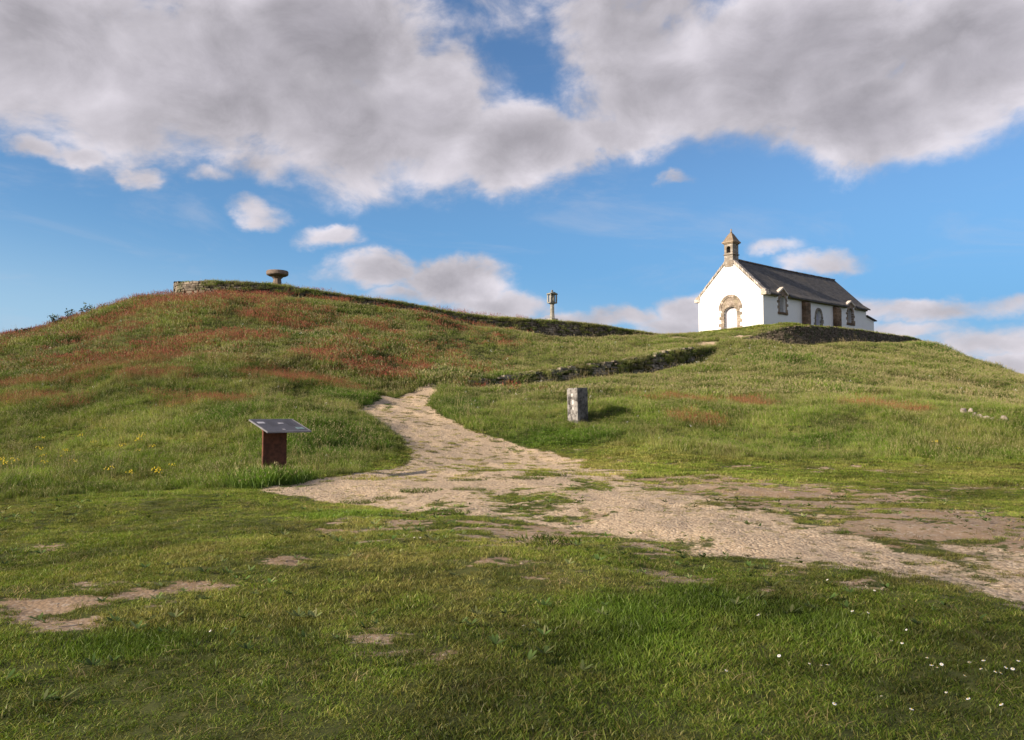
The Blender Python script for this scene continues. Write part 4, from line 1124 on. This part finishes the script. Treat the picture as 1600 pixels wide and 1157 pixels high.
    bm = newbm(); box(bm, bx0 - .10, bx1 + .10, by0 - .10, by1 + .10, 8.602, 8.70, 0, .5); box(bm, bx0 - .20, bx1 + .20, by0 - .20, by1 + .20, 8.702, 8.80, 0, .6)
    bevel(bm_obj('belfry_cornice', bm, M_LICHEN, bf), .03)
    bm = newbm()
    levels = [(8.80, .68), (8.95, .56), (9.25, .40), (9.55, .24), (9.72, .13)]
    prev = None
    for z, r in levels:
        sx = r * (bx1 - bx0) / 1.04
        ring_ = [bm.verts.new((cx + a * sx, cy + b * r, z)) for a, b in ((-1, -1), (1, -1), (1, 1), (-1, 1))]
        if prev: 
            for i in range(4): bm.faces.new((prev[i], prev[(i + 1) % 4], ring_[(i + 1) % 4], ring_[i]))
        else: bm.faces.new(ring_[::-1])
        prev = ring_
    bm.faces.new(prev)
    bm_obj('spire', bm, M_LICHEN, bf)
    bm = newbm(); bmesh.ops.create_uvsphere(bm, u_segments=12, v_segments=8, radius=.12, matrix=Matrix.Translation((cx, cy, 9.80)))
    box(bm, cx - .035, cx + .035, cy - .035, cy + .035, 9.88, 10.16, 0, .5); box(bm, cx - .03, cx + .03, cy - .11, cy + .11, 10.0, 10.06, 0, .5)
    bm_obj('finial', bm, M_LICHEN, bf)
    # ---- low annex at the far end
    bm = newbm(); prism(bm, [(CL + .002, .06, -.6), (CL + 1.9, .06, -.6), (CL + 1.9, .06, 2.25), (CL + .002, .06, 2.62)], (0, 5.2, 0)); bmesh.ops.recalc_face_normals(bm, faces=bm.faces[:])
    an = bm_obj('annex', bm, M_WHITE, root)
    bm = newbm(); prism(bm, [(CL + .004, -.16, 2.66), (CL + 2.25, -.16, 2.22), (CL + 2.25, -.16, 2.32), (CL + .004, -.16, 2.78)], (0, 5.6, 0)); bmesh.ops.recalc_face_normals(bm, faces=bm.faces[:])
    bm_obj('annex_roof', bm, M_SLATE, an)


build_chapel()

# ------------------------------------------------------------------ dry stone retaining walls
def rock_verts(bm, c, tx, nrm, L, D, H, shade, round_=.25):
    """an irregular stone: tx along the wall, nrm out of it"""
    lay = bm.verts.layers.float['shade']; vs = []
    j = lambda: random.uniform(-1, 1)
    for sz in (-1, 1):
        for sx, sn in ((-1, -1), (1, -1), (1, 1), (-1, 1)):
            k = 1 - round_ * random.random()
            p = c + tx * (sx * L / 2 * k + j() * L * .05) + nrm * (sn * D / 2 * k) + Vector((0, 0, sz * H / 2 * k + j() * H * .08))
            v = bm.verts.new(p); v[lay] = shade; vs.append(v)
    for f in ((3, 2, 1, 0), (4, 5, 6, 7), (0, 1, 5, 4), (1, 2, 6, 5), (2, 3, 7, 6), (3, 0, 4, 7)): bm.faces.new([vs[i] for i in f])


def stone_wall(P, name, label, cat, mat, ch=.16, sl=.36, sparse=0.0, core_mat=None, cut=None, cap=0.0):
    bm = newbm(); P = P if cut is None else P[cut[0]:cut[1]]
    seg = np.hypot(*(P[1:, :2] - P[:-1, :2]).T); S = np.r_[0, np.cumsum(seg)]
    def pos(s):
        q = [np.interp(s, S, P[:, k]) for k in range(4)]
        i = min(len(P) - 2, int(np.searchsorted(S, s, 'right') - 1)); i = max(0, i)
        t = P[i + 1, :2] - P[i, :2]; t = t / np.hypot(*t)
        return q, Vector((t[0], t[1], 0)), Vector((t[1], -t[0], 0))
    lo, hi = P[:, 2].min() - .3, P[:, 3].max() + .02
    z = lo
    while z < hi:
        h = ch * random.uniform(.8, 1.25); s = random.uniform(0, .1)
        while s < S[-1]:
            L = sl * random.choice((.55, .8, 1, 1.3, 1.7)) * random.uniform(.85, 1.15)
            q, t, n = pos(min(S[-1], s + L / 2))
            if q[2] - .35 < z + h / 2 < q[3] + .05 - h * .35 and random.random() > sparse:
                rock_verts(bm, Vector((q[0], q[1], z + h / 2)) + n * random.uniform(-.16, -.10), t, n, L * .97, .34, h * .97, random.random())
            s += L
        z += h
    bmesh.ops.recalc_face_normals(bm, faces=bm.faces[:])
    # dark packed core behind the facing stones
    me_o = bm_obj(name, bm, mat)
    vs = []; fs = []
    for k in range(len(P)):
        t = P[min(k + 1, len(P) - 1), :2] - P[max(k - 1, 0), :2]; t = t / np.hypot(*t); n = np.array([t[1], -t[0]])
        a = P[k, :2] - n * .22; b = P[k, :2] - n * .62
        zt = P[k, 3] - .05
        vs += [(a[0], a[1], P[k, 2] - .5), (a[0], a[1], zt), (b[0], b[1], zt), (b[0], b[1], P[k, 2] - .5)]
    for k in range(len(P) - 1):
        i = 4 * k
        for a in range(3): fs.append((i + a, i + a + 1, i + 5 + a, i + 4 + a))
    fs += [(0, 1, 2, 3), tuple(4 * (len(P) - 1) + q for q in (3, 2, 1, 0))]
    core = mesh_obj('packed_core', vs, fs, core_mat or mat_simple('packed_earth', (.05, .042, .03), .95, .4, 6, bmp=.3), me_o)
    props(me_o, label, cat)
    return me_o


stone_wall(WP[0], 'stone_wall', 'long dark dry-stone retaining wall with a grassy top around the higher left summit, its left end bare pale stone', 'stone wall', M_DRYLIT if False else mat_stone('summit_wall_stone', (.10, .078, .058), (.27, .22, .17), (.05, .06, .02), 3, .6), .17, .42)
stone_wall(WP[1], 'stone_wall', 'curved dry-stone terrace wall of thin dark courses directly in front of the chapel', 'stone wall', M_DRY, .11, .34)
stone_wall(WP[2], 'stone_wall', 'low overgrown dry-stone wall running up from the gravel bend beside the path', 'stone wall', mat_stone('path_wall_stone', (.14, .115, .09), (.33, .28, .22), (.06, .08, .022), 3, .75), .14, .34, .30, core_mat=mat_simple('mossy_bank', (.05, .062, .02), .95, .4, 6, bmp=.5))

# ------------------------------------------------------------------ orientation table on the summit
def gz(x, y, relief=True): return float(ground(np.array([x]), np.array([y]), relief)[0])


def lathe(bm, prof, seg=32, squash=1.0, wob=0.0):
    rings = []
    for r, z in prof:
        rings.append([bm.verts.new((r * math.cos(2 * math.pi * k / seg) * (1 + random.uniform(-wob, wob)), r * math.sin(2 * math.pi * k / seg) * squash * (1 + random.uniform(-wob, wob)), z)) for k in range(seg)])
    for a, b in zip(rings[:-1], rings[1:]):
        for k in range(seg): bm.faces.new((a[k], a[(k + 1) % seg], b[(k + 1) % seg], b[k]))
    bm.faces.new(rings[0][::-1]); bm.faces.new(rings[-1])
    if bm.verts.layers.float.get('shade'): set_shade(bm, bm.verts, .5)


def build_table():
    p = at(433.5, 424, 62); z0 = gz(p[0], p[1])
    r = bpy.data.objects.new('orientation_table', None); C.objects.link(r); r.location = (p[0], p[1], z0)
    props(r, 'round granite orientation table on a squat pedestal standing on the left summit against the sky', 'orientation table')
    H = p[2] - z0
    bm = newbm(); lathe(bm, [(.30, -.1), (.34, .0), (.34, H * .45), (.30, H - .62), (.44, H - .50), (.46, H - .44)], 10, 1, .02)
    bm_obj('pedestal', bm, M_TABLE, r)
    bm = newbm(); lathe(bm, [(.40, H - .46), (.66, H - .40), (.80, H - .33), (.84, H - .27), (.84, H - .06), (.80, H), (.70, H - .03)], 40, 1, .002)
    bm_obj('table_top', bm, M_TABLE, r, smooth=False)


build_table()

# ------------------------------------------------------------------ granite calvary beyond the wall
def build_cross():
    p = at(862.8, 499, 71.5); top = at(862.8, 453.5, 71.5)[2]; z0 = gz(p[0], p[1], False)
    r = bpy.data.objects.new('stone_cross', None); C.objects.link(r); r.location = (p[0], p[1], z0); r.rotation_euler = (0, 0, R(38))
    props(r, 'carved granite wayside cross with a lantern-shaped head on a slim shaft beyond the left wall', 'wayside cross')
    H = top - z0; hb = H - 1.22
    bm = newbm(); box(bm, -.55, .55, -.55, .55, -.3, .25, .01, .4); box(bm, -.38, .38, -.38, .38, .252, .5, .01, .5)
    bevel(bm_obj('plinth', bm, M_CROSS, r), .03)
    bm = newbm(); lathe(bm, [(.24, .5), (.22, .6), (.19, 1.0), (.175, hb - .12), (.21, hb - .08), (.30, hb)], 8)
    bm_obj('shaft', bm, M_CROSS, r)
    hd = bpy.data.objects.new('cross_head', None); C.objects.link(hd); hd.parent = r
    bm = newbm(); box(bm, -.40, .40, -.26, .26, hb + .002, hb + .11, .005, .4)
    bevel(bm_obj('bracket', bm, M_CROSS, hd), .02)
    bm = newbm(); box(bm, -.24, .24, -.12, .12, hb + .112, hb + .86, .01, .3)
    for sx in (-.33, .33):
        for syy in (-.20, .20): 
            box(bm, sx - .055, sx + .055, syy - .055, syy + .055, hb + .112, hb + .80, .006, .8)
    bm_obj('niche', bm, M_CROSS, hd)
    bm = newbm()
    for sy_ in (-1, 1):
        y = sy_ * .18
        box(bm, -.045, .045, y - .03, y + .03, hb + .16, hb + .80, .004, .9); box(bm, -.17, .17, y - .028, y + .028, hb + .55, hb + .63, .004, .9)
        bmesh.ops.create_icosphere(bm, subdivisions=1, radius=.065, matrix=Matrix.Translation((0, y + sy_ * .01, hb + .74)))
    set_shade(bm, [v for v in bm.verts if v[bm.verts.layers.float['shade']] == 0], .8)
    bm_obj('relief_figure', bm, M_CROSS, hd)
    bm = newbm(); prism(bm, [(-.46, -.30, hb + .802), (.46, -.30, hb + .802), (.40, -.30, hb + .90), (0, -.30, hb + 1.02), (-.40, -.30, hb + .90)], (0, .60, 0)); bmesh.ops.recalc_face_normals(bm, faces=bm.faces[:])
    bevel(bm_obj('canopy', bm, M_CROSS, hd), .015)
    bm = newbm(); box(bm, -.05, .05, -.05, .05, hb + .98, H, .004, .4); box(bm, -.11, .11, -.045, .045, hb + 1.08, hb + 1.15, .004, .4)
    bm_obj('finial', bm, M_CROSS, hd)


build_cross()

# ------------------------------------------------------------------ square stone pillar on the right-hand slope
def build_pillar():
    p = at(904, 657, 31.1); z0 = gz(p[0], p[1]); H = at(904, 606.5, 31.1)[2] - z0
    r = bpy.data.objects.new('stone_pillar', None); C.objects.link(r); r.location = (p[0], p[1] + .29, z0); r.rotation_euler = (R(-.6), R(-.8), R(40))
    props(r, 'short square weathered granite pillar with a carved front standing in the grass right of the path', 'stone pillar')
    bm = newbm(); n = 9; w0, w1 = .300, .305
    rows = []
    for k in range(n + 1):
        z = -.25 + (H + .25) * k / n; w = w0 + (w1 - w0) * k / n; ring_ = []
        for s in range(24):
            side, t = divmod(s, 6); t = t / 6 * 2 - 1
            x, y = ((t, -1), (1, t), (-t, 1), (-1, -t))[side]
            d = 1 - (.06 if t == -1 else 0)
            q = random.uniform(-.006, .006)
            ring_.append(bm.verts.new((x * w * d + q, y * w * d + q, z + (random.uniform(-.012, .012) if k == n else 0))))
        rows.append(ring_)
    for a, b in zip(rows[:-1], rows[1:]):
        for s in range(24): bm.faces.new((a[s], a[(s + 1) % 24], b[(s + 1) % 24], b[s]))
    c = bm.verts.new((0, 0, H + .015)); 
    for s in range(24): bm.faces.new((rows[-1][s], rows[-1][(s + 1) % 24], c))
    set_shade(bm, bm.verts, .5)
    # hollow in the left-hand face
    for v in bm.verts:
        if v.co.x < -.26:
            for (cy, cz, rr, dd) in ((.0, H - .28, .13, .05), (-.05, H - .55, .12, .02)):
                dist = math.hypot(v.co.y - cy, v.co.z - cz)
                if dist < rr: v.co.x += dd * (1 - dist / rr) * 1.6
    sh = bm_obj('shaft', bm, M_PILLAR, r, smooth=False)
    bm = newbm(); bmesh.ops.create_icosphere(bm, subdivisions=2, radius=.075, matrix=Matrix.Translation((-.275, .0, H - .28)) @ Matrix.Diagonal((.55, .8, 1.1, 1)))
    bmesh.ops.create_icosphere(bm, subdivisions=2, radius=.07, matrix=Matrix.Translation((-.285, -.04, H - .56)) @ Matrix.Diagonal((.4, .8, 1.6, 1)))
    bmesh.ops.create_icosphere(bm, subdivisions=2, radius=.06, matrix=Matrix.Translation((-.288, -.05, H - .80)) @ Matrix.Diagonal((.4, .7, 1.5, 1)))
    set_shade(bm, bm.verts, .95)
    bm_obj('carving', bm, mat_stone('pale_carving', (.36, .33, .31), (.52, .49, .46), None, 7), r)


build_pillar()

# ------------------------------------------------------------------ slanted information board
def build_board():
    r = bpy.data.objects.new('information_board', None); C.objects.link(r)
    nl = Vector(at(418.5, 674.5, 18.3)); wv = Vector((.76, .81, 0)); dv = Vector((-.57, .57, .26))
    cx, cy = nl.x + wv.x * .42 + dv.x * .42, nl.y + wv.y * .42 + dv.y * .42
    z0 = gz(cx, cy)
    r.location = (cx, cy, z0); ang = math.atan2(wv.y, wv.x); r.rotation_euler = (0, 0, ang)
    props(r, 'slanted dark information board on a rust-brown steel plate in the grass left of the path', 'information board')
    Mi = r.matrix_basis.inverted() if False else (Matrix.Translation(r.location) @ Matrix.Rotation(ang, 4, 'Z')).inverted()
    bl = Mi @ nl; Wd = wv.length; Dd = math.hypot(dv.x, dv.y); rise = dv.z
    zc = bl.z
    # local: x along the board's width, y towards its high edge
    x0, x1 = bl.x, bl.x + Wd; y0, y1 = bl.y, bl.y + Dd
    up = lambda x, y, o=0: (x, y, zc + rise * (y - y0) / Dd + o)
    bm = newbm(); prism(bm, [up(x0, y0, -.022), up(x1, y0, -.022), up(x1, y1, -.022), up(x0, y1, -.022)], (0, 0, .022)); bmesh.ops.recalc_face_normals(bm, faces=bm.faces[:])
    pn = bm_obj('panel', bm, mat_simple('dark_panel_face', (.050, .047, .056), .45, .2, 3, .5, .05), r); bevel(pn, .006)
    bm = newbm(); t = .025
    for a, b, c, d in ((x0 - t, x1 + t, y0 - t, y0 - .001), (x0 - t, x1 + t, y1 + .001, y1 + t), (x0 - t, x0 - .001, y0, y1), (x1 + .001, x1 + t, y0, y1)):
        prism(bm, [up(a, c, -.03), up(b, c, -.03), up(b, d, -.03), up(a, d, -.03)], (0, 0, .036))
    bmesh.ops.recalc_face_normals(bm, faces=bm.faces[:])
    bm_obj('panel_frame', bm, mat_simple('worn_steel', (.20, .19, .20), .5, .2, 4, .5, .05, metal=.3), r)
    # faded pictures printed on the face
    mats = [mat_simple('faded_print', (.42, .40, .42), .6, .2, 9, bmp=0), mat_simple('faded_map', (.16, .22, .22), .6, .3, 12, bmp=0)]
    for k, (a, b, c, d, m) in enumerate(((.06, .22, .66, .80, 0), (.52, .64, .62, .70, 0), (.76, .94, .12, .30, 1), (.40, .46, .10, .17, 0))):
        bm = newbm(); xa, xb, ya, yb = x0 + Wd * a, x0 + Wd * b, y0 + Dd * c, y0 + Dd * d
        pts = [up(xa, ya, .003), up(xb, ya, .003), up(xb, yb, .003), up(xa, yb, .003)]; prism(bm, pts, (0, 0, .002)); bmesh.ops.recalc_face_normals(bm, faces=bm.faces[:])
        bm_obj('printed_picture', bm, mats[m], pn)
    # thin lines of unreadable small print: pale rows
    ink = mat_simple('pale_ink', (.12, .115, .125), .6, .2, 9, bmp=0)
    for col in (.27, .70):
        bm = newbm()
        for q in range(9):
            ya = y0 + Dd * (.86 - q * .055); xa = x0 + Wd * col; xb = xa + Wd * random.uniform(.14, .2)
            prism(bm, [up(xa, ya, .003), up(xb, ya, .003), up(xb, ya + .008, .003), up(xa, ya + .008, .003)], (0, 0, .001))
        bm_obj('small_print', bm, ink, pn)
    # support plate, square to the board
    bm = newbm(); xs0 = x0 + .12; yc = y0 + .44
    zt0 = zc + rise * (yc - .03 - y0) / Dd - .026; zt1 = zc + rise * (yc + .03 - y0) / Dd - .026
    prism(bm, [(xs0, yc - .03, -.25), (xs0, yc + .03, -.25), (xs0, yc + .03, zt1), (xs0, yc - .03, zt0)], (.62, 0, 0))
    for f in (.06, .54): prism(bm, [(xs0 + f, yc + .03, zt1 - .25), (xs0 + f, yc + .03, zt1 - .004), (xs0 + f, yc + .35, zt1 + .32 * rise / Dd - .004)], (.012, 0, 0))
    bmesh.ops.recalc_face_normals(bm, faces=bm.faces[:])
    bm_obj('support_plate', bm, M_RUST, r)


build_board()

# ------------------------------------------------------------------ loose rocks on the right slope
def rock(name, px, py, sx, sz, label, seed, Y=None):
    rr = random.Random(seed); q = cast([(px, py)])[0]; z = gz(q[0], q[1])
    bm = newbm(); bmesh.ops.create_icosphere(bm, subdivisions=2, radius=.5)
    ax = [(Vector((rr.gauss(0, 1), rr.gauss(0, 1), rr.gauss(0, 1))).normalized(), rr.uniform(.28, .42)) for _ in range(9)]
    for v in bm.verts:
        for n, d in ax:
            e = v.co.dot(n) - d
            if e > 0: v.co -= n * e * .9
    for v in bm.verts: v.co.x *= sx * .8; v.co.y *= sx * .65; v.co.z *= sz * .8
    set_shade(bm, bm.verts, rr.random())
    o = bm_obj(name, bm, M_ROCK); o.location = (q[0], q[1], z + sz * .20); o.rotation_euler = (0, 0, rr.uniform(0, 6))
    props(o, label, 'rock', 'loose rocks on the right slope')


for a in ((1506, 652, .50, .52, 'pale rounded rock at the left end of the rock cluster on the right slope', 1), (1517, 650, .36, .40, 'small pale rock just right of the leftmost rock on the right slope', 2),
          (1523, 656, .40, .45, 'flat-topped grey rock in the middle of the rock cluster on the right slope', 3), (1530, 658, .34, .36, 'reddish rock lowest in the rock cluster on the right slope', 4),
          (1541, 659, .42, .34, 'low long rock near the right end of the rock cluster', 5), (1551, 660, .26, .26, 'smallest rock at the right end of the rock cluster', 6), (1569, 661, .5, .42, 'isolated pale rock right of the rock cluster on the right slope', 7)):
    rock('rock', *a)

# ------------------------------------------------------------------ leafy shrubs on the left skyline
def shrub(px, py, Y, h, w, label, seed):
    rr = random.Random(seed); p = at(px, py, Y); z = gz(p[0], p[1])
    root = bpy.data.objects.new('shrub', None); C.objects.link(root); root.location = (p[0], p[1], z)
    props(root, label, 'shrub', 'wild shrubs on the left skyline')
    sv = []; sf = []; lv = []; lf = []
    for _ in range(rr.randint(5, 8)):
        x = rr.uniform(-w, w) * .4; y = rr.uniform(-w, w) * .4; tx = x + rr.uniform(-.4, .5) * w; ty = y + rr.uniform(-.4, .4) * w; H = h * rr.uniform(.55, 1.05)
        i = len(sv)
        for q in range(3):
            a = q * 2.1; sv.append((x + .014 * math.cos(a), y + .014 * math.sin(a), -.1))
        sv.append((tx, ty, H))
        for q in range(3): sf.append((i + q, i + (q + 1) % 3, i + 3))
        for _ in range(26):
            t = rr.uniform(.25, 1.03); c = Vector((x + (tx - x) * t + rr.gauss(0, .09), y + (ty - y) * t + rr.gauss(0, .09), H * t + rr.gauss(0, .03)))
            a = Vector((rr.gauss(0, 1), rr.gauss(0, 1), rr.gauss(0, .6))).normalized(); b = a.cross(Vector((rr.gauss(0, 1), rr.gauss(0, 1), 1))).normalized(); s = rr.uniform(.05, .11)
            i = len(lv); lv += [c - a * s, c + b * s * .5, c + a * s, c - b * s * .5]; lf.append((i, i + 1, i + 2, i + 3))
    mesh_obj('stems', sv, sf, M_STEM, root); mesh_obj('foliage', lv, lf, M_LEAF, root)


for a in ((134, 492, 59, 1.15, .8, 'tallest leafy shrub on the left skyline, on the slope below the wall', 21), (112, 498, 58.5, .95, .5, 'upright dark shrub just left of the tallest one on the left skyline', 22),
          (85, 507, 57.5, .8, .7, 'reddish twiggy shrub on the left skyline, second from the left', 23), (162, 487, 59.5, .55, .6, 'low sparse shrub right of the tallest one on the left skyline', 24), (36, 521, 56, .75, .8, 'leftmost low bushy shrub on the skyline near the photo edge', 25)):
    shrub(*a)

# ------------------------------------------------------------------ daisies in the foreground
def build_daisies():
    Mp = mat_simple('daisy_petal', (.80, .78, .76), .6, .04, 9, bmp=0); Mc = mat_simple('daisy_heart', (.55, .36, .03), .7, .1, 9, bmp=0)
    bm = newbm()
    for k in range(14):
        a = k * 2 * math.pi / 14; c, s = math.cos(a), math.sin(a)
        pts = [(.004 * c - .0015 * s, .004 * s + .0015 * c, .060), (.013 * c - .003 * s, .013 * s + .003 * c, .061), (.017 * c, .017 * s, .058), (.013 * c + .003 * s, .013 * s - .003 * c, .061), (.004 * c + .0015 * s, .004 * s - .0015 * c, .060)]
        bm.faces.new([bm.verts.new(p) for p in pts])
    pet = bpy.data.meshes.new('petals'); bm.to_mesh(pet); bm.free(); pet.materials.append(Mp)
    bm = newbm(); bmesh.ops.create_icosphere(bm, subdivisions=1, radius=.0055, matrix=Matrix.Translation((0, 0, .061))); 
    hrt = bpy.data.meshes.new('heart'); bm.to_mesh(hrt); bm.free(); hrt.materials.append(Mc)
    bs = newbm(); bmesh.ops.create_cone(bs, segments=5, radius1=.0012, radius2=.0012, depth=.07, matrix=Matrix.Translation((0, 0, .025))); stm = bpy.data.meshes.new('stem'); bs.to_mesh(stm); bs.free(); stm.materials.append(M_LEAF)
    px = [(1260, 1043), (1281, 1049), (1293, 1050), (1350, 930), (1357, 934), (1366, 936), (1372, 933), (1421, 991), (1410, 1018), (1448, 1042), (1455, 1052), (1462, 1054), (1470, 1046), (1540, 1058), (1549, 1062), (1556, 1062), (1565, 1055), (1590, 1048), (1540, 1048), (1582, 1060), (1240, 903), (1232, 906), (1335, 965), (1352, 962), (1297, 917), (1520, 1100), (1480, 1090), (1380, 1098), (1420, 1120),
          (1575, 1110), (1300, 1110), (650, 856), (657, 857), (820, 985), (1003, 835), (905, 842), (335, 990), (350, 988), (1190, 968), (1220, 1030), (1130, 1049), (1500, 1062), (1515, 1048), (1392, 1012)]
    P = cast(px)
    for k, q in enumerate(P):
        o = bpy.data.objects.new('daisy', None); C.objects.link(o); o.location = (q[0], q[1], gz(q[0], q[1])); q_ = random.uniform(.45, .8); o.scale = (q_, q_, random.uniform(.75, 1.0)); o.rotation_euler = (random.uniform(-.6, .6), random.uniform(-.6, .6), random.uniform(0, 6))
        props(o, 'tiny white daisy with a yellow heart in the short foreground turf', 'daisy', 'daisies in the foreground turf')
        for n, m in (('petals', pet), ('flower_heart', hrt), ('stem', stm)):
            c = bpy.data.objects.new(n, m); C.objects.link(c); c.parent = o


build_daisies()

# ------------------------------------------------------------------ single grass tufts in the gravel
def build_tufts():
    P = cast([(610, 775), (659, 769), (731, 753), (825, 752), (560, 778), (858, 747), (645, 803), (790, 722), (757, 741), (733, 766), (700, 802), (848, 858)])
    src = [clump_mesh('tuft', 260, .30, .10, .010, M_TALL, .9, 2, .5, .4) for _ in range(3)]
    for s in src: add_attr(s.data, 'tint', np.tile([.12, .5, .5], (len(s.data.vertices), 1)), 'FLOAT_VECTOR')
    for k, q in enumerate(P):
        o = bpy.data.objects.new('grass_tuft', src[k % 3].data); C.objects.link(o); s = random.uniform(.8, 1.25)
        o.location = (q[0], q[1], gz(q[0], q[1])); o.scale = (s * 1.2, s * .9, s * .75); o.rotation_euler = (0, 0, random.uniform(-.3, .3))
        where = ('at its lower edge right of the board', 'second from the left in the middle of the gravel', 'near the centre of the wide gravel', 'large and dark right of the centre of the gravel', 'lowest left, by the turf below the board',
                 'at the right end of the middle row', 'just above the turf at the lower left', 'highest one, on the path before the fork', 'small, just above the worn grass island', 'below the centre tuft', 'at the left rim of the worn grass island', 'by the soil patch at the bottom of the fork')[k]
        props(o, 'green grass tuft in the gravel, ' + where, 'grass tuft', 'grass tufts in the gravel')


build_tufts()

# ------------------------------------------------------------------ an unseen cloud added behind the camera, towards the sun: its soft edge shades the nearest grass
def build_shade_cloud():
    bm = bmesh.new(); rr = random.Random(5)
    for k in range(46):
        a = rr.uniform(0, 6.283); d = 230 * math.sqrt(rr.random()); s = rr.uniform(45, 85) * (1.15 - d / 330)
        bmesh.ops.create_icosphere(bm, subdivisions=3, radius=1, matrix=Matrix.Translation((d * math.cos(a), d * math.sin(a) * .8, rr.uniform(-8, 14))) @ Matrix.Diagonal((s * 1.2, s * 1.1, s * .42, 1)))
    for v in bm.verts:
        q = fbm(np.array([v.co.x]), np.array([v.co.y + v.co.z * 1.7]), .02, 3, 200)[0]; v.co *= 1 + .10 * q
    pts = np.array([v.co[:] for v in bm.verts]); sv = np.array(sun_vec)
    hgt = 620.0; n = np.array([.5, -.866])
    c0 = np.array([0, 0, hgt]); g = pts + c0; g = g[:, :2] - sv[:2] / sv[2] * g[:, 2:3]      # shadow of every vertex on the ground
    edge = np.argsort(g @ n)[0]; e = g[edge]
    want = np.array(CLOUD_EDGE); off = want - e
    o = bm_obj('shade_cloud', bm, mat_simple('cloud_white', (.8, .8, .8), 1, .02, .01, bmp=0), None, True)
    o.location = (off[0], off[1], hgt); props(o, kind='stuff')


CLOUD_EDGE = (4.5, 9.6)
build_shade_cloud()
